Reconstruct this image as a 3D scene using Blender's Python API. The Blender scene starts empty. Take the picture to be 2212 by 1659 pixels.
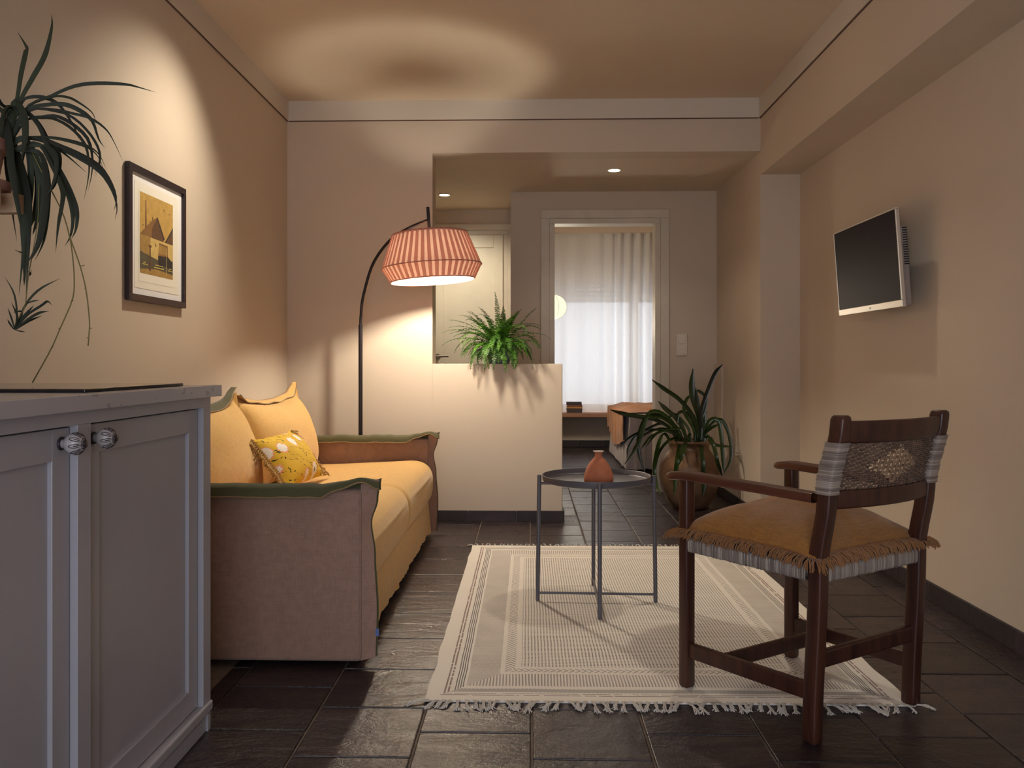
import bpy, bmesh, math, random
from mathutils import Vector, Matrix, noise
R = math.radians
random.seed(7)
scn = bpy.context.scene
COL = scn.collection

# ------------------------------------------------------------------ camera
cam_d = bpy.data.cameras.new('camera')
cam = bpy.data.objects.new('camera', cam_d)
COL.objects.link(cam)
scn.camera = cam
FPX = 1820.0
cam_d.sensor_fit = 'HORIZONTAL'
cam_d.sensor_width = 36.0
cam_d.lens = FPX / 2212 * 36.0
cam_d.shift_x = 9.0 / 2212
cam_d.shift_y = -46.5 / 2212
cam_d.clip_start = 0.05
cam.location = (0, 0, 0.98)
cam.rotation_euler = (R(90), 0, math.atan(45 / FPX))

# ------------------------------------------------------------------ world, exposure
world = bpy.data.worlds.new('overcast_sky')
scn.world = world
world.use_nodes = True
_bg = world.node_tree.nodes['Background']
_bg.inputs['Color'].default_value = (0.84, 0.90, 1.0, 1)
_bg.inputs['Strength'].default_value = 5.2
vs = scn.view_settings
vs.view_transform = 'Standard'
vs.look = 'None'
vs.gamma = 1.0
vs.use_curve_mapping = False
vs.exposure = 0.12
scn.cycles.max_bounces = 10
scn.cycles.diffuse_bounces = 6
scn.cycles.transparent_max_bounces = 16
scn.cycles.caustics_reflective = False
scn.cycles.caustics_refractive = False
scn.cycles.sample_clamp_indirect = 4.0
scn.cycles.use_denoising = True

WARM = (1.0, 0.885, 0.69)
SPOT_W = 60.0
BULB = 900.0

# ------------------------------------------------------------------ helpers
def link(o, parent=None):
    COL.objects.link(o)
    if parent is not None:
        o.parent = parent
    return o

def tag(o, label=None, cat=None, group=None, kind=None):
    if label: o['label'] = label
    if cat: o['category'] = cat
    if group: o['group'] = group
    if kind: o['kind'] = kind
    return o

def empty(name, loc=(0, 0, 0), rz=0.0, parent=None):
    o = bpy.data.objects.new(name, None)
    o.empty_display_size = 0.05
    o.location = loc
    o.rotation_euler = (0, 0, rz)
    return link(o, parent)

class MB:
    """collects shapes that become one mesh object"""
    def __init__(s):
        s.v, s.f, s.m = [], [], []
    def add(s, vs_, fs_, mi=0):
        b = len(s.v)
        s.v += [tuple(p) for p in vs_]
        s.f += [tuple(b + i for i in f) for f in fs_]
        s.m += [mi] * len(fs_)
        return s
    def box(s, x0, x1, y0, y1, z0, z1, mi=0):
        return s.add([(x0, y0, z0), (x1, y0, z0), (x1, y1, z0), (x0, y1, z0), (x0, y0, z1), (x1, y0, z1), (x1, y1, z1), (x0, y1, z1)],
                     [(3, 2, 1, 0), (4, 5, 6, 7), (0, 1, 5, 4), (1, 2, 6, 5), (2, 3, 7, 6), (3, 0, 4, 7)], mi)
    def rbox(s, x0, x1, y0, y1, z0, z1, r=0.004, seg=2, mi=0):
        bm = bmesh.new()
        bmesh.ops.create_cube(bm, size=1.0, matrix=Matrix.Translation(((x0 + x1) / 2, (y0 + y1) / 2, (z0 + z1) / 2)) @ Matrix.Diagonal((x1 - x0, y1 - y0, z1 - z0, 1)))
        bmesh.ops.bevel(bm, geom=list(bm.edges), offset=r, segments=seg, profile=0.5, affect='EDGES')
        bm.verts.index_update()
        s.add([v.co for v in bm.verts], [[v.index for v in f.verts] for f in bm.faces], mi)
        bm.free()
        return s
    def bar(s, p, q, w, h, up=(0, 0, 1), r=0.0, mi=0):
        """rectangular bar from p to q, w across, h along up"""
        p, q = Vector(p), Vector(q)
        d = (q - p); L = d.length; d.normalize()
        u = Vector(up); sx = d.cross(u).normalized(); u = sx.cross(d).normalized()
        M = Matrix((sx, d, u)).transposed().to_4x4(); M.translation = (p + q) / 2
        t = MB()
        if r > 0: t.rbox(-w / 2, w / 2, -L / 2, L / 2, -h / 2, h / 2, r)
        else: t.box(-w / 2, w / 2, -L / 2, L / 2, -h / 2, h / 2)
        return s.add([M @ Vector(v) for v in t.v], t.f, mi)
    def tube(s, pts, rad, n=8, cap=True, mi=0):
        pts = [Vector(p) for p in pts]
        k = len(pts)
        rs = rad if hasattr(rad, '__len__') else [rad] * k
        t0 = (pts[1] - pts[0]).normalized()
        a = Vector((0, 0, 1)) if abs(t0.z) < 0.9 else Vector((1, 0, 0))
        nrm = t0.cross(a).normalized()
        vs_, fs_ = [], []
        for i in range(k):
            t = (pts[min(i + 1, k - 1)] - pts[max(i - 1, 0)])
            if t.length < 1e-9: t = t0
            t.normalize()
            nrm = (nrm - t * nrm.dot(t))
            if nrm.length < 1e-6: nrm = t.orthogonal()
            nrm.normalize()
            b = t.cross(nrm)
            for j in range(n):
                an = 2 * math.pi * j / n
                vs_.append(pts[i] + (nrm * math.cos(an) + b * math.sin(an)) * rs[i])
        for i in range(k - 1):
            for j in range(n):
                fs_.append((i * n + j, i * n + (j + 1) % n, (i + 1) * n + (j + 1) % n, (i + 1) * n + j))
        if cap:
            fs_.append(tuple(range(n - 1, -1, -1)))
            fs_.append(tuple((k - 1) * n + j for j in range(n)))
        return s.add(vs_, fs_, mi)
    def lathe(s, prof, n=32, c=(0, 0, 0), mi=0, closed=False):
        vs_, fs_ = [], []
        for (r, z) in prof:
            for j in range(n):
                a = 2 * math.pi * j / n
                vs_.append((c[0] + r * math.cos(a), c[1] + r * math.sin(a), c[2] + z))
        k = len(prof)
        for i in range(k - 1 + (1 if closed else 0)):
            i2 = (i + 1) % k
            for j in range(n):
                fs_.append((i * n + j, i * n + (j + 1) % n, i2 * n + (j + 1) % n, i2 * n + j))
        return s.add(vs_, fs_, mi)
    def grid(s, fn, nu, nv, mi=0, wrap_u=False):
        vs_, fs_ = [], []
        for i in range(nu + 1):
            for j in range(nv + 1):
                vs_.append(fn(i / nu, j / nv))
        w = nv + 1
        for i in range(nu):
            for j in range(nv):
                fs_.append((i * w + j, (i + 1) * w + j, (i + 1) * w + j + 1, i * w + j + 1))
        return s.add(vs_, fs_, mi)
    def leaf(s, pts, w, side=None, prof=None, fold=0.25, n=14, mi=0):
        """ribbon leaf along a smooth curve through pts"""
        P = spline([Vector(p) for p in pts], n)
        vs_, fs_ = [], []
        for i, p in enumerate(P):
            t = (P[min(i + 1, len(P) - 1)] - P[max(i - 1, 0)]).normalized()
            sd = Vector(side) if side is not None else t.cross(Vector((0, 1, 0.2)))
            sd = sd - t * sd.dot(t)
            if sd.length < 1e-4: sd = t.orthogonal()
            sd.normalize()
            nn = t.cross(sd)
            u = i / (len(P) - 1)
            ww = w * (prof(u) if prof else min(1, 0.45 + 1.6 * u) * min(1.0, (1 - u) * 3.2 + 0.02))
            vs_ += [p - sd * ww + nn * ww * fold, p, p + sd * ww + nn * ww * fold]
        for i in range(len(P) - 1):
            a = 3 * i
            fs_ += [(a, a + 1, a + 4, a + 3), (a + 1, a + 2, a + 5, a + 4)]
        return s.add(vs_, fs_, mi)
    def build(s, name, mat, parent=None, smooth=False, loc=None, rot=None, angle=None):
        me = bpy.data.meshes.new(name)
        me.from_pydata(s.v, [], s.f)
        mats = mat if isinstance(mat, (list, tuple)) else [mat]
        for m in mats: me.materials.append(m)
        if len(mats) > 1:
            me.polygons.foreach_set('material_index', s.m)
        if smooth:
            me.polygons.foreach_set('use_smooth', [True] * len(me.polygons))
        if angle is not None:
            me.set_sharp_from_angle(angle=R(angle))
        me.validate(); me.update()
        o = bpy.data.objects.new(name, me)
        if loc is not None: o.location = loc
        if rot is not None: o.rotation_euler = rot
        return link(o, parent)

def copy_mesh(o, parent=None, loc=None, rot=None, scale=None):
    c = o.copy()
    if loc is not None: c.location = loc
    if rot is not None: c.rotation_euler = rot
    if scale is not None: c.scale = scale
    return link(c, parent)

def spline(P, n=14):
    """Catmull-Rom through the points, n samples"""
    if len(P) == 2:
        return [P[0].lerp(P[1], i / (n - 1)) for i in range(n)]
    Q = [P[0] * 2 - P[1]] + P + [P[-1] * 2 - P[-2]]
    out = []
    k = len(P) - 1
    for i in range(n):
        t = i / (n - 1) * k
        j = min(int(t), k - 1); u = t - j
        a, b, c, d = Q[j], Q[j + 1], Q[j + 2], Q[j + 3]
        out.append(0.5 * ((2 * b) + (c - a) * u + (2 * a - 5 * b + 4 * c - d) * u * u + (3 * b - a - 3 * c + d) * u ** 3))
    return out

# ------------------------------------------------------------------ materials
def srgb(r, g, b):
    f = lambda c: (c / 255 / 12.92) if c / 255 <= 0.04045 else ((c / 255 + 0.055) / 1.055) ** 2.4
    return (f(r), f(g), f(b), 1)

class NT:
    """small node-tree helper"""
    def __init__(s, name):
        s.mat = bpy.data.materials.new(name)
        s.mat.use_nodes = True
        s.t = s.mat.node_tree
        s.bsdf = s.t.nodes['Principled BSDF']
        s.out = s.t.nodes['Material Output']
    def n(s, typ, **kw):
        nd = s.t.nodes.new(typ)
        for k, v in kw.items(): setattr(nd, k, v)
        return nd
    def l(s, a, b): s.t.links.new(a, b)
    def val(s, sock, v):
        if hasattr(v, 'is_output'): s.l(v, sock)
        else: sock.default_value = v
    def math(s, op, a, b=0.0, c=None, clamp=False):
        nd = s.n('ShaderNodeMath', operation=op); nd.use_clamp = clamp
        s.val(nd.inputs[0], a); s.val(nd.inputs[1], b)
        if c is not None: s.val(nd.inputs[2], c)
        return nd.outputs[0]
    def mix(s, f, a, b, blend='MIX'):
        nd = s.n('ShaderNodeMix', data_type='RGBA', blend_type=blend)
        s.val(nd.inputs[0], f); s.val(nd.inputs[6], a); s.val(nd.inputs[7], b)
        return nd.outputs[2]
    def noise(s, scale, detail=3, rough=0.55, vec=None, dist=0.0):
        nd = s.n('ShaderNodeTexNoise')
        nd.inputs['Scale'].default_value = scale; nd.inputs['Detail'].default_value = detail
        nd.inputs['Roughness'].default_value = rough; nd.inputs['Distortion'].default_value = dist
        if vec is not None: s.l(vec, nd.inputs['Vector'])
        return nd.outputs['Fac']
    def obj(s):
        return s.n('ShaderNodeTexCoord').outputs['Object']
    def mapping(s, vec, scale=(1, 1, 1), rot=(0, 0, 0), loc=(0, 0, 0)):
        nd = s.n('ShaderNodeMapping')
        nd.inputs['Scale'].default_value = scale; nd.inputs['Rotation'].default_value = rot; nd.inputs['Location'].default_value = loc
        s.l(vec, nd.inputs['Vector'])
        return nd.outputs[0]
    def ramp(s, fac, stops):
        nd = s.n('ShaderNodeValToRGB')
        cr = nd.color_ramp
        while len(cr.elements) < len(stops): cr.elements.new(0.5)
        for e, (p, c) in zip(cr.elements, stops):
            e.position = p; e.color = c
        s.l(fac, nd.inputs[0])
        return nd.outputs[0]
    def bump(s, h, strength=0.3, dist=0.01):
        nd = s.n('ShaderNodeBump')
        nd.inputs['Strength'].default_value = strength; nd.inputs['Distance'].default_value = dist
        s.l(h, nd.inputs['Height'])
        s.l(nd.outputs[0], s.bsdf.inputs['Normal'])
    def base(s, c): s.val(s.bsdf.inputs['Base Color'], c)
    def set(s, **kw):
        for k, v in kw.items(): s.val(s.bsdf.inputs[k.replace('_', ' ')], v)
        return s

def plain(name, col, rough=0.5, metal=0.0, var=0.06, scale=12, bump=0.0, bscale=None, **kw):
    t = NT(name)
    o = t.obj()
    nz = t.noise(scale, 4, 0.6, o)
    dark = tuple(c * (1 - var * 2) for c in col[:3]) + (1,)
    lite = tuple(min(1, c * (1 + var)) for c in col[:3]) + (1,)
    t.base(t.ramp(nz, [(0.3, dark), (0.7, lite)]))
    t.set(Roughness=rough, Metallic=metal)
    for k, v in kw.items(): t.val(t.bsdf.inputs[k.replace('_', ' ')], v)
    if bump: t.bump(t.noise(bscale or scale * 8, 3, 0.6, o), bump, 0.004)
    return t.mat

def fabric(name, col, var=0.08, weave=900, bump=0.35, rough=0.9, fleck=0.25, transl=0.0):
    """woven cloth: crossed thread relief, slubs and a soft sheen"""
    t = NT(name)
    o = t.obj()
    a = t.noise(1.0, 2, 0.5, t.mapping(o, (weave, weave * 0.06, weave * 0.06)))
    b = t.noise(1.0, 2, 0.5, t.mapping(o, (weave * 0.06, weave, weave * 0.06)))
    c = t.noise(1.0, 2, 0.5, t.mapping(o, (weave * 0.06, weave * 0.06, weave)))
    h = t.math('ADD', t.math('ADD', a, b), c)
    f = t.math('MULTIPLY', t.math('SUBTRACT', h, 1.1), 1.4, clamp=True)
    big = t.noise(5, 3, 0.6, o)
    d = tuple(x * (1 - fleck) for x in col[:3]) + (1,)
    l = tuple(min(1, x * (1 + fleck * 0.45)) for x in col[:3]) + (1,)
    cc = t.mix(f, d, l)
    cc = t.mix(t.math('MULTIPLY', big, var * 3), cc, tuple(x * 0.75 for x in col[:3]) + (1,))
    t.base(cc)
    t.set(Roughness=rough, Sheen_Weight=0.25, Sheen_Roughness=0.5)
    t.bump(h, bump, 0.0015)
    return t.mat

M = {}
def wallpaint(name, col):
    t = NT(name)
    o = t.obj()
    n1 = t.noise(2.2, 4, 0.6, o)
    n2 = t.noise(90, 4, 0.7, o)
    t.base(t.ramp(n1, [(0.3, tuple(c * 0.97 for c in col[:3]) + (1,)), (0.7, col)]))
    t.set(Roughness=0.75)
    t.bump(n2, 0.06, 0.003)
    return t.mat
M['wall'] = wallpaint('wall_paint', srgb(206, 191, 174))
M['ceil'] = wallpaint('ceiling_paint', srgb(214, 197, 177))
M['trim'] = wallpaint('crown_paint', srgb(212, 204, 192))
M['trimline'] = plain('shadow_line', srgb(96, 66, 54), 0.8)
M['woodpaint'] = plain('painted_wood', srgb(214, 204, 188), 0.5, var=0.04, scale=6, bump=0.05)
M['whitedoor'] = plain('door_paint', srgb(222, 214, 196), 0.45, var=0.03, scale=5, bump=0.05)

def slate(name, base1, base2, rough=(0.18, 0.44)):
    t = NT(name)
    o = t.obj()
    info = t.n('ShaderNodeObjectInfo')
    add = t.n('ShaderNodeVectorMath', operation='ADD')
    sc = t.n('ShaderNodeVectorMath', operation='SCALE')
    cmb = t.n('ShaderNodeCombineXYZ')
    t.l(info.outputs['Random'], cmb.inputs[0]); t.l(info.outputs['Random'], cmb.inputs[1])
    sc.inputs['Scale'].default_value = 40.0
    t.l(cmb.outputs[0], sc.inputs[0]); t.l(o, add.inputs[0]); t.l(sc.outputs[0], add.inputs[1])
    v = add.outputs[0]
    warp = t.mapping(v, (3.0, 9.0, 3.0), (0, 0, 0.25))
    n1 = t.noise(1.6, 6, 0.62, warp, 0.8)
    n2 = t.noise(9, 6, 0.65, v, 0.5)
    n3 = t.noise(70, 4, 0.7, v)
    rnd = t.math('MULTIPLY_ADD', info.outputs['Random'], 0.7, 0.65)
    c = t.ramp(n1, [(0.35, base1), (0.55, tuple((a + b) / 2 for a, b in zip(base1, base2))), (0.72, base2)])
    c2 = t.n('ShaderNodeMix', data_type='RGBA', blend_type='MULTIPLY')
    c2.inputs[0].default_value = 1.0
    g = t.n('ShaderNodeCombineColor')
    for i in range(3): t.l(rnd, g.inputs[i])
    t.l(c, c2.inputs[6]); t.l(g.outputs[0], c2.inputs[7])
    t.base(c2.outputs[2])
    t.l(t.math('MULTIPLY_ADD', n2, rough[1] - rough[0], rough[0]), t.bsdf.inputs['Roughness'])
    h = t.math('ADD', t.math('MULTIPLY', n2, 1.0), t.math('ADD', t.math('MULTIPLY', n3, 0.40), t.math('MULTIPLY', n1, 1.2)))
    t.bump(h, 0.6, 0.009)
    return t.mat
M['slate'] = slate('slate_tile', srgb(40, 32, 40), srgb(64, 51, 48))
M['slate_skirt'] = slate('slate_skirting', srgb(44, 36, 42), srgb(58, 46, 50), (0.45, 0.7))
M['grout'] = plain('grout', srgb(120, 106, 96), 0.85, var=0.15, scale=30)
M['black_metal'] = plain('black_metal', srgb(34, 28, 34), 0.42, 0.3, var=0.1)
M['white_plastic'] = plain('white_plastic', srgb(226, 216, 202), 0.35, var=0.02)

def emit(name, col, strength):
    t = NT(name)
    e = t.n('ShaderNodeEmission')
    e.inputs['Color'].default_value = col; e.inputs['Strength'].default_value = strength
    t.l(e.outputs[0], t.out.inputs['Surface'])
    return t.mat
M['led'] = emit('led_disc', (1.0, 0.86, 0.62, 1), 9.0)

def wood(name, c1, c2, rough=0.4, scale=7, axis='x'):
    t = NT(name)
    o = t.obj()
    st = {'x': (1.2, 14, 14), 'y': (14, 1.2, 14), 'z': (14, 14, 1.2)}[axis]
    n1 = t.noise(scale / 3.0, 5, 0.6, t.mapping(o, st), 0.6)
    n2 = t.noise(scale * 3, 4, 0.7, t.mapping(o, st))
    t.base(t.ramp(t.math('ADD', t.math('MULTIPLY', n1, 0.7), t.math('MULTIPLY', n2, 0.3)), [(0.32, c1), (0.68, c2)]))
    t.set(Roughness=rough)
    t.bump(n2, 0.12, 0.002)
    return t.mat

# ================================================================== SETTING
def struct(mb, name, mat, label=None, **kw):
    o = mb.build(name, mat, **kw)
    return tag(o, label, kind='structure')

XL, XR, YB = -1.50, 1.66, 5.20          # left wall, right wall, back wall
XB = 1.42                               # beam face and corridor right wall
YF = 6.405                              # far corridor wall with the bedroom door
ZC, ZH, ZBEAM = 2.60, 2.276, 2.132      # ceiling, header soffit, beam soffit
YW = 9.82                               # bedroom window wall

floor = struct(MB().box(-1.7, 3.1, -1.5, 10.0, -0.06, -0.006), 'floor', M['grout'], 'dark slate tile floor with pale joints')
struct(MB().box(-1.7, 1.9, -1.5, 5.2, ZC, ZC + 0.1), 'ceiling', M['ceil'], 'warm beige painted ceiling of the sitting room')
struct(MB().box(-1.2, 1.9, 5.38, 7.35, ZH, ZC + 0.1), 'ceiling_corridor', M['ceil'], 'lowered corridor ceiling behind the half wall')
struct(MB().box(-0.14, 3.1, YF + 0.14, 10.0, 2.53, 2.7), 'ceiling_bedroom', M['ceil'], 'bedroom ceiling beyond the open doorway')
struct(MB().box(-1.65, XL, -1.5, 5.2, -0.01, ZC + 0.05), 'wall_left', M['wall'], 'left wall with framed print')
wb = MB()
wb.box(-1.65, -0.595, YB, 5.38, -0.01, ZC + 0.1)
wb.box(-0.595, 1.76, YB, 5.38, ZH, ZC + 0.1)
struct(wb, 'wall_back', M['wall'], 'back wall with wide opening to the corridor')
struct(MB().rbox(-0.60, 0.208, YB, 5.38, -0.01, 0.972, 0.004), 'wall_half', M['wall'], 'low half wall under the fern')
struct(MB().box(XR, 1.78, -1.5, 5.3, -0.01, ZC + 0.05), 'wall_right', M['wall'], 'right wall carrying the television')
struct(MB().box(XB, XR + 0.02, -1.5, YB, ZBEAM, ZC), 'beam_right', M['wall'], 'ceiling beam along the right wall')
struct(MB().box(XB, 1.78, YB, YF + 0.02, -0.01, ZC + 0.05), 'wall_corridor_right', M['wall'], 'corridor right wall ending as a pillar')
wf = MB()
wf.box(-0.137, 0.125, YF, YF + 0.15, -0.01, ZH)
wf.box(1.035, 3.1, YF, YF + 0.15, -0.01, 2.7)
wf.box(0.125, 1.035, YF, YF + 0.15, 2.10, 2.7)
wf.box(-0.137, 0.125, YF + 0.02, YF + 0.15, ZH, 2.7)
struct(wf, 'wall_far', M['wall'], 'corridor end wall around the bedroom doorway')
struct(MB().box(-0.137, -0.03, YF + 0.15, 10.0, -0.01, 2.7), 'wall_bedroom_left', M['wall'])
struct(MB().box(-1.2, -0.137, 7.13, 7.3, -0.01, ZH), 'wall_nook', M['wall'], 'nook wall around the white door')
struct(MB().box(-1.2, -1.05, 5.38, 7.3, -0.01, ZH), 'wall_corridor_left', M['wall'])
struct(MB().box(3.0, 3.15, YF + 0.15, 10.0, -0.01, 2.7), 'wall_bedroom_right', M['wall'])
ww = MB()
WX0, WX1, WZ0, WZ1 = 0.16, 2.30, 0.43, 2.086
ww.box(-0.137, WX0, YW, 10.0, -0.01, 2.7)
ww.box(WX1, 3.1, YW, 10.0, -0.01, 2.7)
ww.box(WX0, WX1, YW, 10.0, -0.01, WZ0)
ww.box(WX0, WX1, YW, 10.0, WZ1, 2.7)
struct(ww, 'wall_window', M['wall'], 'bedroom window wall behind the sheer curtain')
wr = MB()
RX0, RX1, RZ1 = -1.40, 0.60, 2.00
wr.box(-1.7, RX0, -1.5, -1.4, -0.01, 2.7)
wr.box(RX1, 1.9, -1.5, -1.4, -0.01, 2.7)
wr.box(RX0, RX1, -1.5, -1.4, RZ1, 2.7)
struct(wr, 'wall_rear', M['wall'])

# balcony opening behind the camera
wd = MB()
for x0, x1 in ((RX0, RX0 + 0.06), (RX1 - 0.06, RX1), ((RX0 + RX1) / 2 - 0.04, (RX0 + RX1) / 2 + 0.04)):
    wd.box(x0, x1, -1.48, -1.43, 0, RZ1)
wd.box(RX0, RX1, -1.48, -1.43, RZ1 - 0.06, RZ1)
wd.box(RX0, RX1, -1.48, -1.43, 0.0, 0.07)
struct(wd, 'window_2', M['woodpaint'])

# crown bands with the thin dark line under them
def crown(i, x0, x1, y0, y1, nx, ny):
    o = struct(MB().box(x0, x1, y0, y1, 2.480, ZC), 'trim_%d' % i, M['trim'], 'pale crown band under the ceiling')
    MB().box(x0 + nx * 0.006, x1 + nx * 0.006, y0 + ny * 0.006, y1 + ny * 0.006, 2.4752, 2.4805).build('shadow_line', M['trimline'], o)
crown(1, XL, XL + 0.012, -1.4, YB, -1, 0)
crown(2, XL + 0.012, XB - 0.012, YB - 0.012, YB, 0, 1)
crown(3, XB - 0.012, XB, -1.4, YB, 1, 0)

# ------------------------------------------------------------------ floor tiles
PX_, PY_ = 0.3005, 0.300
TW, TL = PX_ - 0.006, PY_ - 0.006
tile0 = None
def tile_field(x0, x1, y0, y1):
    global tile0
    k0, k1 = math.floor((x0 - 0.0085) / PX_), math.ceil((x1 - 0.0085) / PX_)
    for k in range(k0, k1):
        a, b = 0.0085 + k * PX_ + 0.003, 0.0085 + (k + 1) * PX_ - 0.003
        a, b = max(a, x0), min(b, x1)
        if b - a < 0.02: continue
        ph = 0.285 if k % 2 == 0 else 0.130
        for j in range(math.floor((y0 - ph) / PY_), math.ceil((y1 - ph) / PY_)):
            c, d = ph + j * PY_ + 0.003, ph + (j + 1) * PY_ - 0.003
            c, d = max(c, y0), min(d, y1)
            if d - c < 0.02: continue
            loc = ((a + b) / 2, (c + d) / 2, -0.010 + random.uniform(-0.0008, 0.0004))
            rot = (random.uniform(-0.002, 0.002), random.uniform(-0.002, 0.002), 0)
            scl = ((b - a) / TW, (d - c) / TL, 1)
            if tile0 is None:
                tile0 = MB().rbox(-TW / 2, TW / 2, -TL / 2, TL / 2, -0.010, 0.010, 0.0035, 2).build('tile', M['slate'], floor, loc=loc, rot=rot)
                tile0.scale = scl
            else:
                copy_mesh(tile0, floor, loc, rot, scl)
tile_field(-0.95, XR - 0.012, 0.9, 5.188)
tile_field(0.22, XB - 0.012, 5.188, 5.40)
tile_field(-0.1, XB - 0.012, 5.40, YF)
tile_field(0.20, 0.97, YF, YF + 0.15)
tile_field(-0.03, 1.75, YF + 0.15, YW - 0.012)

# ------------------------------------------------------------------ slate baseboards, piece by piece
def skirting(name, p, q, normal, h=0.066, off=0.0, label=None):
    """pieces 30 cm long from p to q, standing proud along normal"""
    p, q, nn = Vector((*p, 0)), Vector((*q, 0)), Vector((*normal, 0))
    root = tag(empty(name, p), label or 'dark slate baseboard pieces', kind='structure')
    d = (q - p); L = d.length; d.normalize()
    s0 = 0.0; first = True
    while s0 < L - 0.005:
        s1 = min(L, s0 + (0.30 - off if first else 0.30)); first = False
        a, b = d * (s0 + 0.0012), d * (s1 - 0.0012)
        m = MB().bar(a + nn * 0.006 + Vector((0, 0, h / 2)), b + nn * 0.006 + Vector((0, 0, h / 2)), 0.012, h + random.uniform(-0.001, 0.001), r=0.0015)
        m.build('skirting_tile', M['slate_skirt'], root)
        s0 = s1
    return root
skirting('baseboard_back', (-0.60, YB), (0.22, YB), (0, -1), off=0.075, label='dark slate skirting along the half wall')
skirting('baseboard_half', (0.208, YB), (0.208, 5.38), (1, 0))
skirting('baseboard_right', (XR, YB), (XR, 1.0), (-1, 0), h=0.075, off=0.1, label='dark slate skirting along the right wall')
skirting('baseboard_pillar', (XB, YB), (XR, YB), (0, -1))
skirting('baseboard_corridor', (XB, YF), (XB, YB), (-1, 0))
skirting('baseboard_window', (-0.03, YW), (1.3, YW), (0, -1), h=0.075)

# ------------------------------------------------------------------ bedroom doorway (door_1) and nook door (door_2)
def door_case(name, x0, x1, zt, y, casing, label, jamb=0.15):
    """x0..x1 clear opening, zt its height, y the wall face"""
    root = tag(empty(name, ((x0 + x1) / 2, y, 0)), label, kind='structure')
    cx = (x0 + x1) / 2; hw = (x1 - x0) / 2
    st = 0.040                                   # stepped inner lining
    for s in (-1, 1):
        a, b = sorted((s * (hw + st), s * (hw + st + casing)))
        MB().rbox(a, b, -0.018, 0.0, 0, zt + st, 0.003).build('casing', M['woodpaint'], root)
        a, b = sorted((s * hw, s * (hw + st)))
        MB().rbox(a, b, -0.006, jamb, 0, zt, 0.003).build('jamb', M['woodpaint'], root)
    MB().rbox(-hw - st - casing, hw + st + casing, -0.018, 0.0, zt + st, zt + st + casing, 0.003).build('casing', M['woodpaint'], root)
    MB().rbox(-hw - st, hw + st, -0.006, jamb, zt, zt + st, 0.003).build('jamb', M['woodpaint'], root)
    return root
door_case('door_1', 0.197, 0.957, 2.033, YF, 0.064, 'pale painted door frame open to the bedroom')
d2 = door_case('door_2', -0.80, -0.215, 2.06, 7.13, 0.05, 'white panelled door in the nook', jamb=0.004)
lf = MB().rbox(-0.29, 0.29, -0.010, 0.002, 0.01, 2.057, 0.003).build('door_leaf', M['whitedoor'], d2)
pf = MB()
for a, b, c, d in ((-0.29, -0.21, 0.01, 2.057), (0.21, 0.29, 0.01, 2.057), (-0.21, 0.21, 1.95, 2.057), (-0.21, 0.21, 0.01, 0.16)):
    pf.rbox(a, b, -0.020, -0.009, c, d, 0.004)
pf.build('panel_frame', M['whitedoor'], lf)
hm = MB()
hm.tube([(-0.262, -0.02, 1.03), (-0.262, -0.065, 1.03)], 0.008, 10)
hm.tube([(-0.270, -0.065, 1.03), (-0.165, -0.068, 1.034)], 0.010, 10)
hm.lathe([(0.0, 0.0), (0.024, 0.0), (0.024, 0.006), (0, 0.006)], 20)
hm.v[-80:] = [(-0.262 + x, -0.020 - z, 1.03 + y) for x, y, z in hm.v[-80:]]
M['steel'] = plain('brushed_steel', srgb(170, 160, 150), 0.3, 0.9)
hm.build('door_handle', M['steel'], d2, smooth=True, angle=40)

# narrow board standing in the corridor corner
o = MB().rbox(XB - 0.018, XB - 0.001, 6.17, YF - 0.002, 0.067, 0.965, 0.002).build('cable_cover', M['wall'])
tag(o, 'flat wall coloured cover strip standing in the corridor corner', 'wall cover')

# ------------------------------------------------------------------ bedroom window with roller shutter
win = tag(empty('window_1', ((WX0 + WX1) / 2, YW + 0.1, WZ0)), 'bright bedroom window behind sheer curtain', kind='structure')
hw, hh = (WX1 - WX0) / 2, WZ1 - WZ0
for a, b, c, d in ((-hw, -hw + 0.06, 0, hh), (hw - 0.06, hw, 0, hh), (-0.05, 0.05, 0, hh), (-hw, hw, 0, 0.06), (-hw, hw, hh - 0.15, hh)):
    MB().box(a, b, -0.03, 0.03, c, d).build('window_frame', M['white_plastic'], win)
t = NT('window_glass')
gl = t.n('ShaderNodeBsdfGlossy'); gl.inputs['Roughness'].default_value = 0.02
tr = t.n('ShaderNodeBsdfTransparent'); tr.inputs['Color'].default_value = (0.96, 0.98, 1, 1)
ms = t.n('ShaderNodeMixShader'); ms.inputs[0].default_value = 0.05
t.l(tr.outputs[0], ms.inputs[1]); t.l(gl.outputs[0], ms.inputs[2]); t.l(ms.outputs[0], t.out.inputs['Surface'])
M['glass'] = t.mat
for s in (-1, 1):
    a, b = sorted((s * 0.05, s * (hw - 0.06)))
    MB().box(a, b, -0.003, 0.003, 0.06, hh - 0.15).build('pane', M['glass'], win)
M['shutter'] = plain('shutter_plastic', srgb(196, 198, 204), 0.5)
sl0 = None
for i in range(8):
    z = 1.685 - WZ0 + i * 0.05
    if sl0 is None:
        m = MB().rbox(-hw + 0.02, hw - 0.02, 0.05, 0.064, 0.010, 0.05, 0.004)
        x = -hw + 0.02
        while x < hw - 0.05:
            m.box(x, x + 0.020, 0.053, 0.060, 0.0, 0.011); x += 0.030
        sl0 = m.build('shutter_slat', M['shutter'], win, loc=(0, 0, z))
    else:
        copy_mesh(sl0, win, (0, 0, z))
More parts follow.
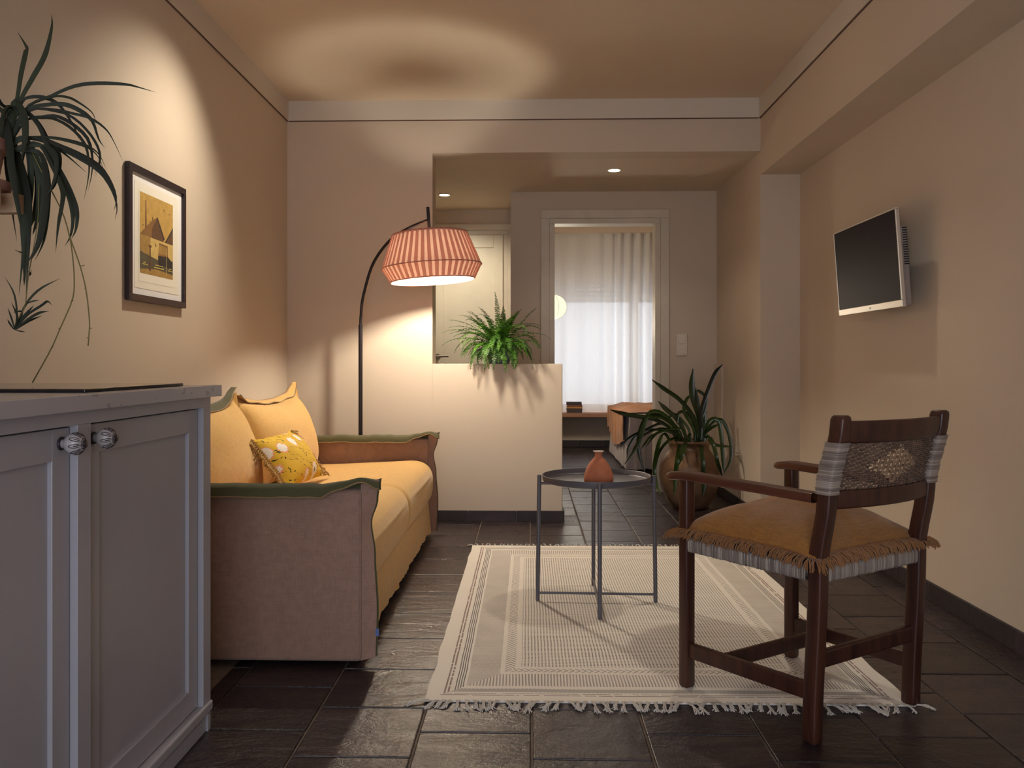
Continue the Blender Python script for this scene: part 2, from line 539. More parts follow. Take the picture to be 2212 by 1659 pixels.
# light portal so the daylight of the two openings is sampled well
def portal(name, loc, rot, sx, sy):
    ld = bpy.data.lights.new(name, 'AREA')
    ld.shape = 'RECTANGLE'; ld.size = sx; ld.size_y = sy
    ld.cycles.is_portal = True
    o = bpy.data.objects.new(name, ld)
    o.location = loc; o.rotation_euler = rot
    link(o)
portal('window_portal', ((WX0 + WX1) / 2, 10.02, (WZ0 + WZ1) / 2), (R(-90), 0, 0), WX1 - WX0, WZ1 - WZ0)
portal('rear_portal', ((RX0 + RX1) / 2, -1.52, RZ1 / 2), (R(90), 0, 0), RX1 - RX0, RZ1)

# ================================================================== SOFA
def rel(mb, c):
    mb.v = [(x - c[0], y - c[1], z - c[2]) for x, y, z in mb.v]
    return mb
def keyed(keys, x):
    """piecewise smooth interpolation of tuples"""
    if x <= keys[0][0]: return keys[0][1]
    for (a, va), (b, vb) in zip(keys, keys[1:]):
        if x <= b:
            t = (x - a) / (b - a); t = t * t * (3 - 2 * t)
            return tuple(p + (q - p) * t for p, q in zip(va, vb))
    return keys[-1][1]
def wob(x, y=0.0, z=0.0): return noise.noise(Vector((x, y, z)))

M['sofa_seat'] = fabric('mustard_linen', srgb(224, 178, 104), var=0.05, weave=700, fleck=0.16, bump=0.25)
M['sofa_arm'] = fabric('taupe_linen', srgb(160, 126, 110), var=0.08, weave=620, fleck=0.22)
M['sofa_green'] = fabric('olive_velvet', srgb(84, 82, 52), var=0.1, weave=900, fleck=0.15)
M['cord'] = fabric('seam_cord', srgb(150, 122, 84), weave=1500)
SC = Vector((-1.0, 3.75, 0))
sofa = tag(empty('sofa', SC), 'mustard yellow sofa with taupe slab arms and olive green flanges', 'sofa')

def arm(y0, xf, zt, tipx, seed):
    a = rel(MB().rbox(-1.45, xf, y0, y0 + 0.10, 0.018, zt, 0.014, 3), SC).build('armrest', M['sofa_arm'], sofa, smooth=True, angle=50)
    # flange over the top, flopping towards the entrance side
    kr = [(-1.45, (-0.012, 0.020)), (xf - 0.12, (-0.012, 0.022)), (xf - 0.06, (-0.014, 0.030)), (xf + 0.0, (-0.004, 0.040)), (tipx, (0.020, 0.030))]
    kf = [(-1.45, (-0.038, -0.018)), (xf - 0.13, (-0.040, -0.020)), (xf - 0.07, (-0.040, 0.005)), (xf + 0.005, (-0.030, 0.028)), (tipx, (-0.010, 0.002))]
    x0, x1 = -1.45, tipx
    def top(u, v, e=0.0):
        x = x0 + (x1 - x0) * u
        w = 0.004 * wob(x * 9, seed) + 0.003 * wob(x * 25, seed)
        r, f = keyed(kr, x), keyed(kf, x)
        b = (0.028, -0.004)
        pts = [b, ((b[0] + r[0]) / 2, r[1] * 0.85), r, ((r[0] + f[0]) / 2 - 0.006, (r[1] + f[1]) / 2 + 0.008), f]
        k = v * 4; i = min(int(k), 3); t = k - i
        dy = pts[i][0] * (1 - t) + pts[i + 1][0] * t; dz = pts[i][1] * (1 - t) + pts[i + 1][1] * t
        return (x - SC.x, y0 + dy - SC.y + (w if v > 0.3 else 0) - e, zt + dz + w)
    fl = MB().grid(lambda u, v: top(u, v), 70, 8).build('top_flange', M['sofa_green'], a, smooth=True)
    fl.location = (0, 0, 0)
    MB().tube([Vector(top(i / 60, 1.0)) for i in range(61)], 0.0028, 6).build('flange_cord', M['cord'], a, smooth=True)
    # flange down the front edge
    kx = [(0.02, (tipx - 0.014 - xf, 0.0)), (0.20, (tipx - 0.010 - xf, 0.004)), (0.36, (tipx - 0.020 - xf, 0.014)), (0.46, (tipx - 0.034 - xf, 0.024)), (0.54, (tipx - 0.012 - xf, 0.006)), (zt + 0.02, (tipx - xf, -0.004))]
    def front(u, v, e):
        z = 0.022 + (zt - 0.005) * u
        w = keyed(kx, z)
        zz = z + (0.012 * v if u < 0.03 else 0) + 0.03 * v * max(0, u - 0.9) * 10 * 0.6
        y = y0 + 0.004 + w[1] * v + 0.004 * math.sin(z * 14 + seed) * v + e
        return (xf - 0.004 + (w[0] + 0.004) * v - SC.x, y - SC.y, zz)
    MB().grid(lambda u, v: front(u, v, 0), 40, 5).build('front_flange', M['sofa_arm'], a, smooth=True)
    MB().grid(lambda u, v: front(u, v * 1.10, 0.007), 40, 5).build('front_flange_lining', M['sofa_green'], a, smooth=True)
    # stitched seam and hem
    MB().tube([(xf - 0.004 - SC.x, y0 - 0.0005 - SC.y, 0.03 + (zt - 0.04) * i / 20) for i in range(21)], 0.0024, 5).build('seam', M['sofa_arm'], a, smooth=True)
    return a
arm_near = arm(2.69, -0.535, 0.572, -0.478, 1.0)
arm(4.725, -0.560, 0.552, -0.505, 5.0)
M['blue_tag'] = plain('blue_label', srgb(92, 112, 170), 0.6)
rel(MB().box(-0.492, -0.481, 2.697, 2.700, 0.100, 0.124), SC).build('care_tag', M['blue_tag'], arm_near)
rel(MB().lathe([(0.004, -0.002), (0.006, 0), (0.004, 0.002)], 12, (-0.482, 2.697, 0.086), closed=True), SC).build('zip_pull', M['steel'], arm_near)

# seat cushions, front nose and skirt
def seat_profile(t):
    """t 0..1 from bottom back, round the front nose, to top back"""
    xn, zt, zb, rr = -0.533, 0.432, 0.214, 0.105
    if t < 0.18: return (-1.36 + (t / 0.18) * (-0.575 + 1.36), zb)
    if t < 0.75:
        a = -math.pi / 2 + (t - 0.18) / 0.57 * math.pi
        ca, sa = math.cos(a), math.sin(a)
        x = xn - 0.085 + 0.085 * abs(ca) ** 0.75
        if a > 0: x = xn - 0.125 + 0.125 * abs(ca) ** 0.8
        else: x = xn - 0.042 + 0.042 * abs(ca) ** 0.6
        return (x, (zt + zb) / 2 + (zt - zb) / 2 * math.copysign(abs(sa) ** 0.85, sa))
    k = (t - 0.75) / 0.25
    return (xn - 0.125 - k * 0.70, zt - 0.035 * k)
for y0, y1 in ((2.792, 3.752), (3.752, 4.722)):
    def seat(u, v):
        x, z = seat_profile(u)
        y = y0 + (y1 - y0) * v
        edge = min(v, 1 - v)
        pin = 0.010 * max(0, 1 - edge / 0.03) ** 2
        bul = 0.014 * math.sin(math.pi * v) * (1 if z > 0.35 else 0.4)
        cx, cz = -0.95, 0.32
        k = 0.003 * wob(x * 4, y * 4, z * 4)
        return (x + (bul if x > -0.7 else 0) * 0.6 - (pin if x > -0.8 else 0) + k - SC.x, y - SC.y, z + (bul if z > 0.38 else 0) - (pin if z > 0.3 else 0) + k)
    MB().grid(seat, 60, 36).build('seat_cushion', M['sofa_seat'], sofa, smooth=True)
def skirt(u, v):
    y = 2.795 + (4.722 - 2.795) * u
    z = 0.216 - v * (0.185 + 0.012 * wob(y * 7) + 0.006 * wob(y * 19))
    x = -0.566 + v * (0.012 + 0.014 * wob(y * 8, 3) + 0.007 * wob(y * 21, 5)) + 0.05 * max(0, u - 0.985) * v
    return (x - SC.x, y - SC.y, z)
MB().grid(skirt, 90, 8).build('skirt', M['sofa_seat'], sofa, smooth=True)
rel(MB().rbox(-1.46, -0.60, 2.80, 4.71, 0.06, 0.205, 0.01), SC).build('base_frame', M['sofa_arm'], sofa)
rel(MB().rbox(-1.47, -1.41, 2.80, 4.71, 0.06, 0.60, 0.02), SC).build('back_frame', M['sofa_arm'], sofa)

def back_cushion(y0, y1, top_mat, seed):
    e = Vector((-0.125, 0, 0.395)); nrm = Vector((0.953, 0, 0.302))
    b0 = Vector((-1.195, 0, 0.425))
    def pt(u, v, side):
        p = b0 + e * v
        y = y0 + (y1 - y0) * u
        y += (0.5 - u) * 0.05 * math.sin(math.pi * v)
        pu, pv = 1 - abs(2 * u - 1) ** 2.6, 1 - abs(2 * v - 0.92) ** 2.4 if abs(2 * v - 0.92) < 1 else 0
        th = (max(pu, 0) * max(pv, 0)) ** 0.55
        q = p + nrm * th * (0.125 if side > 0 else -0.085)
        q.z -= 0.040 * math.sin(math.pi * u) * v ** 2
        q.z += 0.016 * max(0, u - 0.86) / 0.14 * v ** 6
        q += nrm * 0.006 * wob(y * 5, v * 4, seed) * th
        q += nrm * 0.010 * wob(y * 12, v * 3, seed + 9) * (1 - th) * v
        return (q.x - SC.x, y - SC.y, q.z)
    m = MB().grid(lambda u, v: pt(u, v, 1), 40, 26).grid(lambda u, v: pt(1 - u, v, -1), 40, 26)
    c = m.build('back_cushion', M['sofa_seat'], sofa, smooth=True)
    def fl(u, v):
        x, y, z = pt(u, 1.0, 1)
        ear = max(0, (u - 0.87) / 0.13) ** 1.3
        ear2 = max(0, (0.10 - u) / 0.10) ** 1.5
        w = wob(u * 6, seed)
        fx = 0.030 + 0.012 * w - 0.02 * ear
        fz = -0.006 + 0.016 * wob(u * 5, seed + 3) + 0.040 * ear + 0.02 * ear2
        bx, bz = -0.012, 0.014 + 0.02 * ear
        if v < 0.5:
            t = v * 2; return (x + bx * t, y + 0.012 * ear * t, z - 0.006 + (bz + 0.006) * t)
        t = v * 2 - 1
        return (x + bx + (fx - bx) * t, y + 0.012 * ear + 0.012 * ear * t, z + bz + (fz - bz) * t)
    f = MB().grid(fl, 48, 6).build('flange', top_mat, c, smooth=True)
    MB().tube([fl(i / 48, 1.0) for i in range(49)], 0.003, 6).build('flange_cord', M['cord'], c, smooth=True)
    # flange down the far side
    def sd(u, v):
        x, y, z = pt(1.0, u, 1)
        return (x + 0.012 * v, y + 0.012 * v, z + 0.006 * math.sin(u * 9) * v + 0.05 * v * max(0, u - 0.8))
    MB().grid(sd, 24, 3).build('side_flange', M['sofa_seat'], c, smooth=True)
back_cushion(2.80, 3.735, M['sofa_green'], 2.0)
back_cushion(3.745, 4.700, M['sofa_seat'], 6.0)

# ------------------------------------------------------------------ printed throw pillow
t = NT('flower_print')
o_ = t.n('ShaderNodeTexCoord').outputs['UV']
vor = t.n('ShaderNodeTexVoronoi', feature='F1'); vor.inputs['Scale'].default_value = 1.0; vor.inputs['Randomness'].default_value = 0.55
t.l(t.mapping(o_, (4.6, 2.9, 1), loc=(0.3, 0.15, 0)), vor.inputs['Vector'])
dd = vor.outputs['Distance']
nz = t.noise(30, 3, 0.6, o_)
d1 = t.math('ADD', dd, t.math('MULTIPLY', t.math('SUBTRACT', nz, 0.5), 0.22))
petal = t.math('LESS_THAN', d1, 0.34)
pink = t.math('MULTIPLY', t.math('LESS_THAN', d1, 0.38), t.math('SUBTRACT', 1.0, petal))
eye = t.math('LESS_THAN', d1, 0.11)
eye2 = t.math('LESS_THAN', d1, 0.055)
wv = t.n('ShaderNodeTexWave', wave_type='BANDS', bands_direction='DIAGONAL'); wv.inputs['Scale'].default_value = 3.4; wv.inputs['Distortion'].default_value = 9.0; wv.inputs['Detail'].default_value = 2.0; wv.inputs['Detail Scale'].default_value = 1.4
t.l(o_, wv.inputs['Vector'])
stem = t.math('MULTIPLY', t.math('LESS_THAN', wv.outputs['Fac'], 0.035), t.math('GREATER_THAN', t.noise(26, 2, 0.5, o_), 0.50))
c = t.mix(t.noise(7, 3, 0.6, o_), srgb(222, 184, 48), srgb(204, 160, 40))
c = t.mix(stem, c, srgb(60, 52, 24))
c = t.mix(pink, c, srgb(228, 150, 120))
c = t.mix(petal, c, t.mix(t.noise(18, 2, 0.5, o_), srgb(246, 238, 224), srgb(214, 208, 208)))
c = t.mix(eye, c, srgb(58, 62, 60))
c = t.mix(eye2, c, srgb(150, 140, 50))
t.base(c); t.set(Roughness=0.85); t.bump(t.noise(400, 2, 0.5, t.obj()), 0.15, 0.001)
M['flower'] = t.mat
M['tassel'] = fabric('gold_tassel', srgb(176, 132, 52), weave=1600, fleck=0.3)
pil = tag(empty('throw_pillow', (-1.0, 3.69, 0.445)), 'yellow flower print lumbar pillow with gold tassel edge on the sofa', 'pillow')
pil.rotation_euler = (0, 0, R(-4))
pe = Vector((-0.150, 0, 0.195)); pn = Vector((0.79, 0, 0.61))
def pil_pt(u, v, s):
    uu, vv = 2 * u - 1, 2 * v - 1
    th = (max(0, 1 - abs(uu) ** 2.4) * max(0, 1 - abs(vv) ** 2.2)) ** 0.6
    p = Vector((0.02, 0, 0.012)) + pe * (v + 0.04 * (abs(uu) ** 3) * (1 if v > 0.5 else -1) * abs(vv))
    y = 0.225 * uu * (1 - 0.07 * (1 - vv * vv)) 
    q = p + pn * th * (0.075 if s > 0 else -0.05)
    q += pn * 0.006 * wob(u * 4, v * 4, 2)
    return (q.x, y, q.z)
def pillow_mesh(name, mat, fn, parent, nu=36, nv=26):
    m = MB().grid(lambda u, v: fn(u, v, 1), nu, nv).grid(lambda u, v: fn(1 - u, v, -1), nu, nv)
    o = m.build(name, mat, parent, smooth=True)
    uv = o.data.uv_layers.new(name='UVMap')
    w = nv + 1; half = (nu + 1) * w
    uvs = []
    for k in range(2):
        for i in range(nu + 1):
            for j in range(nv + 1): uvs.append((i / nu, j / nv))
    for lp in o.data.loops: uv.data[lp.index].uv = uvs[lp.vertex_index]
    return o
pb = pillow_mesh('pillow_cover', M['flower'], pil_pt, pil)
def tassels(yside):
    o = MB()
    nrow = 26
    for i in range(nrow):
        v = (i + 0.5) / nrow
        b = Vector(pil_pt(0.0 if yside < 0 else 1.0, v, 1))
        pd = pe.normalized()
        for row in range(3):                                   # knotted lattice
            c = b + Vector((0.004, yside * (0.006 + 0.011 * row), 0)) + pd * (0.0045 if row % 2 else 0)
            o.lathe([(0, -0.0045), (0.0042, -0.002), (0.0042, 0.002), (0, 0.0045)], 6, c)
            if row < 2:
                for sg in (-1, 1):
                    o.tube([c, c + Vector((0, yside * 0.011, 0)) + pd * 0.0045 * sg], 0.0012, 4)
        for k in range(6):
            a = b + Vector((0.004, yside * 0.032, 0)) + pd * random.uniform(-0.002, 0.002)
            e2 = a + Vector((random.uniform(-0.004, 0.014), yside * random.uniform(0.028, 0.040), random.uniform(-0.016, -0.002)))
            md = a.lerp(e2, 0.5) + Vector((0.002, 0, 0.003))
            o.tube(spline([a, md, e2], 4), 0.0015, 4)
    r = o.build('tassel_trim', M['tassel'], pil, smooth=True)
    r['kind'] = 'stuff'
tassels(-1); tassels(1)

# ================================================================== FLOOR LAMP
lamp = tag(empty('arc_floor_lamp', (-1.008, 5.03, 0)), 'black arc floor lamp with lit pleated pink shade behind the sofa', 'lamp')
LC = Vector((-1.008, 5.03, 0))
bs = MB().lathe([(0.0, 0.0), (0.15, 0.0), (0.155, 0.004), (0.155, 0.018), (0.15, 0.022), (0.014, 0.024), (0.0, 0.024)], 40)
bs.build('base', M['black_metal'], lamp, smooth=True, angle=40)
MB().tube([(0, 0, 0.02), (0, 0, 1.205)], 0.0125, 14).build('pole', M['black_metal'], lamp, smooth=True, angle=40)
AX = Vector((-0.535, 4.70, 0))                      # shade axis
arc = [Vector(p) - LC for p in ((-1.008, 5.03, 1.19), (-1.006, 5.03, 1.26), (-0.990, 5.022, 1.377), (-0.925, 4.985, 1.565), (-0.81, 4.91, 1.695), (-0.68, 4.79, 1.748), (-0.566, 4.70, 1.775))]
MB().tube(spline(arc, 40), 0.0085, 12).build('arm', M['black_metal'], lamp, smooth=True, angle=40)
tilt = Matrix.Rotation(R(-4.0), 4, 'Y')
shade_o = empty('shade', Vector((-0.541, 4.70, 1.515)) - LC, 0, lamp)
shade_o.rotation_euler = (0, R(-4.0), 0)
MB().tube([(0, 0, 0.17), (0, 0, 0.335)], 0.009, 12).build('shade_rod', M['black_metal'], shade_o, smooth=True, angle=40)
t = NT('pleated_shade')
o_ = t.obj()
cc = t.mix(t.noise(60, 3, 0.6, o_), srgb(230, 188, 164), srgb(216, 166, 142))
df = t.n('ShaderNodeBsdfDiffuse'); tl = t.n('ShaderNodeBsdfTranslucent')
t.l(cc, df.inputs['Color']); t.l(cc, tl.inputs['Color'])
mx = t.n('ShaderNodeMixShader'); mx.inputs[0].default_value = 0.035
t.l(df.outputs[0], mx.inputs[1]); t.l(tl.outputs[0], mx.inputs[2]); t.l(mx.outputs[0], t.out.inputs['Surface'])
M['shade'] = t.mat
t = NT('pleat_cloth')
cc = t.mix(t.noise(60, 3, 0.6, t.obj()), srgb(232, 188, 172), srgb(220, 170, 154))
df = t.n('ShaderNodeBsdfDiffuse'); tl = t.n('ShaderNodeBsdfTranslucent')
t.l(cc, df.inputs['Color']); t.l(cc, tl.inputs['Color'])
mx = t.n('ShaderNodeMixShader'); mx.inputs[0].default_value = 0.42
t.l(df.outputs[0], mx.inputs[1]); t.l(tl.outputs[0], mx.inputs[2]); t.l(mx.outputs[0], t.out.inputs['Surface'])
M['pleat'] = t.mat
RT, RM, RBt, ZT, ZM, ZB = 0.208, 0.275, 0.232, 0.182, 0.0, -0.078
MB().lathe([(RT, ZT), (RM, ZM), (RBt, ZB)], 88).build('shade_cloth', M['shade'], shade_o)
NP = 46
da = math.pi / NP * 0.50
def pleat_pts(a, off): return [(r * math.cos(a), r * math.sin(a), z) for r, z in ((RT + off, ZT), (RM + off, ZM), (RBt + off, ZB))]
pm = MB()
pv = []
for a, off in ((-da, 0.0015), (-da * 0.6, 0.004), (da, 0.005), (da * 1.25, 0.002)): pv += pleat_pts(a, off)
pm.add(pv, [(3 * i + j, 3 * i + j + 1, 3 * i + j + 4, 3 * i + j + 3) for i in range(3) for j in range(2)])
pleat0 = None
for i in range(NP):
    if pleat0 is None: pleat0 = pm.build('pleat', M['pleat'], shade_o)
    else: copy_mesh(pleat0, shade_o, rot=(0, 0, 2 * math.pi * i / NP))
M['shade_band'] = fabric('shade_band', srgb(190, 120, 104), weave=1200)
bd = MB()
for r, z, h in ((RT + 0.004, ZT, 0.003), (RM + 0.006, ZM, 0.0025), (RBt + 0.004, ZB, 0.003)):
    bd.lathe([(r - 0.003, z - h), (r + 0.001, z - h), (r + 0.001, z + h), (r - 0.003, z + h)], 88, closed=True)
bd.build('edge_band', M['shade_band'], shade_o, smooth=True, angle=40)
sp = MB()
for k in range(3):
    a = 2 * math.pi * k / 3 + 0.4
    sp.tube([(0, 0, ZT - 0.004), (RT * math.cos(a), RT * math.sin(a), ZT - 0.004)], 0.002, 6)
sp.tube([(0, 0, 0.076), (0, 0, 0.135)], 0.041, 24)
sp.tube([(0, 0, 0.13), (0, 0, ZT)], 0.016, 12)
sp.build('spider', M['black_metal'], shade_o)
M['bulb'] = emit('bulb_glass', (*WARM, 1), BULB)
MB().lathe([(0.001, -0.040)] + [(0.040 * math.sin(a_), -0.040 * math.cos(a_)) for a_ in [math.pi * k_ / 14 for k_ in range(1, 12)]], 24).build('bulb', M['bulb'], shade_o, smooth=True, loc=(0, 0, 0.045))
MB().lathe([(0.116, ZT - 0.012), (RT - 0.003, ZT - 0.012), (RT - 0.003, ZT - 0.009), (0.116, ZT - 0.009)], 64, closed=True).build('uplight_stop', M['shade'], shade_o)  # unseen ring added inside the shade top to narrow the upward light

# ================================================================== FERN
FC = Vector((-0.185, 5.285, 0.972))
fern = tag(empty('potted_fern', FC), 'bushy green fern in grey pot on the half wall', 'plant')
M['grey_pot'] = plain('glazed_grey_pot', srgb(124, 134, 146), 0.35)
M['soil'] = plain('soil', srgb(40, 30, 24), 0.95, var=0.3, scale=60, bump=0.4)
M['fern'] = None
t = NT('fern_leaf')
info = t.n('ShaderNodeObjectInfo')
cc = t.mix(info.outputs['Random'], srgb(34, 74, 18), srgb(92, 146, 36))
cc = t.mix(t.math('MULTIPLY', t.noise(40, 2, 0.5, t.obj()), 0.6), cc, srgb(30, 60, 18))
t.base(cc); t.set(Roughness=0.5, Transmission_Weight=0.0)
tl = t.n('ShaderNodeBsdfTranslucent'); t.l(cc, tl.inputs['Color'])
mx = t.n('ShaderNodeMixShader'); mx.inputs[0].default_value = 0.20
t.l(t.bsdf.outputs[0], mx.inputs[1]); t.l(tl.outputs[0], mx.inputs[2]); t.l(mx.outputs[0], t.out.inputs['Surface'])
M['fern'] = t.mat
MB().lathe([(0.0, 0.0), (0.062, 0.0), (0.066, 0.004), (0.082, 0.135), (0.085, 0.14), (0.078, 0.14), (0.074, 0.12), (0.0, 0.118)], 36).build('pot', M['grey_pot'], fern, smooth=True, angle=40)
MB().lathe([(0.0, 0.122), (0.074, 0.118)], 24).build('soil', M['soil'], fern)
rf = random.Random(21)
def frond(az, el, L, droop, r0=0.03):
    p = Vector((r0 * math.cos(az), r0 * math.sin(az), 0.118))
    n = 20
    P = [p.copy()]
    e = el
    sway = rf.uniform(-0.7, 0.7)
    for i in range(n):
        u = i / n
        e -= droop / n * (0.35 + 1.5 * u)
        a = az + sway * u * u
        p = p + (Vector((math.cos(a), math.sin(a), 0)) * math.cos(e) + Vector((0, 0, 1)) * math.sin(e)) * (L / n)
        w = p + FC
        if w.z < 0.992 and 5.185 < w.y < 5.40 and w.x < 0.22:       # keep the frond off the half wall
            if w.y < 5.235: w.y = 5.180
            else: w.z = 0.993
        p = w - FC
        P.append(p.copy())
    m = MB()
    m.tube(P[::2], [0.0013 * (1 - 0.8 * i / len(P[::2])) for i in range(len(P[::2]))], 4, cap=False)
    K = int(L / 0.0098)
    wmax = rf.uniform(0.019, 0.027)
    for i in range(2, K):
        u = i / K
        k = u * n; j = min(int(k), n - 1)
        c = P[j].lerp(P[j + 1], k - j)
        tn = (P[j + 1] - P[j]).normalized()
        sd = tn.cross(Vector((0, 0, 1)))
        if sd.length < 0.05: sd = Vector((-math.sin(az), math.cos(az), 0))
        sd.normalize(); up = sd.cross(tn)
        ll = wmax * min(1, 0.35 + u * 3.0) * min(1, (1 - u) * 2.6 + 0.06) ** 0.9
        for s in (-1, 1):
            d = (sd * s * 0.95 + tn * rf.uniform(0.12, 0.34) - up * rf.uniform(-0.15, 0.40)).normalized()
            if s > 0: c = c + tn * 0.0035
            wd = tn * 0.0033
            m.add([c - wd * 0.8, c + d * ll * 0.35 - wd * 1.05 + up * 0.001, c + d * ll * 0.8 - wd * 0.8, c + d * ll + tn * 0.001, c + d * ll * 0.8 + wd * 0.7, c + d * ll * 0.35 + wd * 0.9 + up * 0.001, c + wd * 0.6],
                  [(0, 1, 5, 6), (1, 2, 4, 5), (2, 3, 4)])
    m.build('frond', M['fern'], fern)
specs = []
for i in range(24): specs.append((rf.uniform(0, 6.28), R(rf.uniform(58, 84)), rf.uniform(0.19, 0.31), R(rf.uniform(30, 80))))
for i in range(40): specs.append((rf.uniform(0, 6.28), R(rf.uniform(30, 62)), rf.uniform(0.24, 0.34), R(rf.uniform(60, 110))))
for i in range(46): specs.append((R(-90 + rf.uniform(-85, 85)), R(rf.uniform(-8, 30)), rf.uniform(0.17, 0.27), R(rf.uniform(75, 115)), 0.05))
for i in range(22): specs.append((R(-90 + rf.uniform(-70, 70)), R(rf.uniform(-5, 25)), rf.uniform(0.16, 0.26), R(rf.uniform(75, 100)), 0.06))
specs += [(R(100), R(85), 0.35, R(12)), (R(70), R(80), 0.28, R(25)), (R(15), R(55), 0.34, R(20)), (R(170), R(48), 0.34, R(45)), (R(195), R(38), 0.36, R(60)), (R(150), R(64), 0.30, R(35)), (R(165), R(58), 0.28, R(30)),
          (R(-95), R(0), 0.29, R(88)), (R(-82), R(-5), 0.30, R(85)), (R(-60), R(0), 0.29, R(85)), (R(-130), R(0), 0.29, R(85)), (R(-115), R(-4), 0.29, R(84)), (R(-104), R(35), 0.27, R(120)), (R(-70), R(38), 0.27, R(120)), (R(-5), R(38), 0.33, R(75)), (R(185), R(24), 0.36, R(60)), (R(-20), R(22), 0.30, R(70))]
for s_ in specs: frond(*s_)

# ================================================================== FRAMED PRINT
PY0, PY1, PZ0, PZ1 = 3.088, 3.606, 1.213, 1.728
pc = Vector((XL, (PY0 + PY1) / 2, (PZ0 + PZ1) / 2))
pic = tag(empty('framed_print', pc), 'black framed print of a sepia factory street on the left wall', 'picture')
M['frame_black'] = plain('frame_black', srgb(40, 30, 36), 0.4)
M['matboard'] = plain('mat_board', srgb(240, 238, 240), 0.9, var=0.01)
M['paper'] = plain('print_paper', srgb(240, 234, 222), 0.9, var=0.01)
hw, hh, rw = (PY1 - PY0) / 2, (PZ1 - PZ0) / 2, 0.026
for a, b, c, d in ((-hw, hw, hh - rw, hh), (-hw, hw, -hh, -hh + rw), (-hw, -hw + rw, -hh + rw, hh - rw), (hw - rw, hw, -hh + rw, hh - rw)):
    MB().rbox(0.002, 0.021, a, b, c, d, 0.0015).build('frame_rail', M['frame_black'], pic)
MB().box(0.002, 0.010, -hw + rw - 0.002, hw - rw + 0.002, -hh + rw - 0.002, hh - rw + 0.002).build('mat_board', M['matboard'], pic)
MB().box(0.0101, 0.0112, -0.197, 0.195, -0.205, 0.202).build('mat_bevel', M['paper'], pic)
MB().box(0.0115, 0.0120, -0.165, 0.148, -0.178, 0.172).build('print_sheet', M['paper'], pic)
inks = [('ink_sky', (196, 158, 84)), ('ink_brick', (104, 72, 46)), ('ink_roof', (138, 100, 56)), ('ink_wall', (214, 184, 112)), ('ink_road', (92, 84, 66)), ('ink_dark', (52, 44, 40)), ('ink_tan', (170, 134, 72)), ('ink_text', (236, 214, 110))]
ink_m = [plain(n, srgb(*c), 0.85, var=0.10, scale=40) for n, c in inks]
art = MB()
U0, UW, V0, VH = -0.158, 0.299, -0.146, 0.312
zoff = [0.0122]
def poly(pts, mi):
    zoff[0] += 0.00004
    art.add([(zoff[0], U0 + UW * u, V0 + VH * v) for u, v in pts], [tuple(range(len(pts)))], mi)
poly([(0, 0), (1, 0), (1, 1), (0, 1)], 0)
poly([(0, 0.0), (1, 0.0), (1, 0.25), (0.6, 0.2), (0, 0.28)], 4)
poly([(0, 0), (1, 0), (1, 0.06), (0.5, 0.09), (0, 0.05)], 6)
poly([(0.145, 0.48), (0.195, 0.48), (0.182, 0.92), (0.158, 0.92)], 1)
poly([(0.355, 0.62), (0.38, 0.62), (0.38, 0.74), (0.355, 0.74)], 1)
poly([(0.0, 0.47), (0.36, 0.47), (0.36, 0.60), (0.50, 0.755), (0.36, 0.70), (0.06, 0.52)], 2)
poly([(0.34, 0.45), (0.70, 0.45), (0.70, 0.52), (0.50, 0.755), (0.34, 0.58)], 1)
poly([(0.48, 0.755), (0.52, 0.755), (0.74, 0.50), (0.70, 0.49)], 5)
poly([(0.73, 0.46), (1.0, 0.46), (1.0, 0.67), (0.90, 0.60)], 1)
poly([(0.73, 0.455), (0.76, 0.455), (1.0, 0.665), (1.0, 0.70)], 5)
poly([(0, 0.27), (0.62, 0.20), (1, 0.25), (1, 0.46), (0.4, 0.47), (0, 0.48)], 3)
poly([(0, 0.27), (0.30, 0.235), (0.30, 0.475), (0, 0.48)], 6)
poly([(0.44, 0.385), (0.465, 0.37), (0.475, 0.395), (0.455, 0.42)], 1)
poly([(0.53, 0.25), (0.84, 0.25), (0.83, 0.43), (0.56, 0.44)], 2)
poly([(0.55, 0.30), (0.80, 0.30), (0.80, 0.405), (0.57, 0.415)], 6)
poly([(0.52, 0.17), (0.97, 0.13), (0.99, 0.22), (0.84, 0.285), (0.53, 0.27)], 5)
for cx, cy in ((0.60, 0.17), (0.93, 0.145)):
    poly([(cx + 0.055 * math.cos(a * 0.524), cy + 0.052 * math.sin(a * 0.524)) for a in range(12)], 5)
poly([(0.265, 0.05), (0.315, 0.05), (0.305, 0.36), (0.275, 0.36)], 1)
poly([(0.25, 0.345), (0.33, 0.345), (0.33, 0.375), (0.25, 0.375)], 1)
poly([(0.785, 0.03), (0.795, 0.03), (0.795, 0.40), (0.785, 0.40)], 3)
for x, y in ((0.68, 0.88), (0.86, 0.855), (0.05, 0.60), (0.24, 0.67)):
    poly([(x, y), (x + 0.07, y - 0.006), (x + 0.03, y + 0.008)], 1)
rt = random.Random(4)
for x, y, w, h in ((0.10, 0.135, 0.07, 0.012), (0.06, 0.112, 0.16, 0.012), (0.44, 0.135, 0.22, 0.012), (0.40, 0.100, 0.28, 0.016), (0.86, 0.125, 0.08, 0.012), (0.82, 0.100, 0.16, 0.012)):
    e = x
    while e < x + w - 0.008:
        k = rt.uniform(0.010, 0.018)
        poly([(e, y), (e + k, y), (e + k * 0.8, y + h), (e + k * 0.2, y + h)], 7); e += k + 0.005
art.build('printed_image', ink_m, pic)

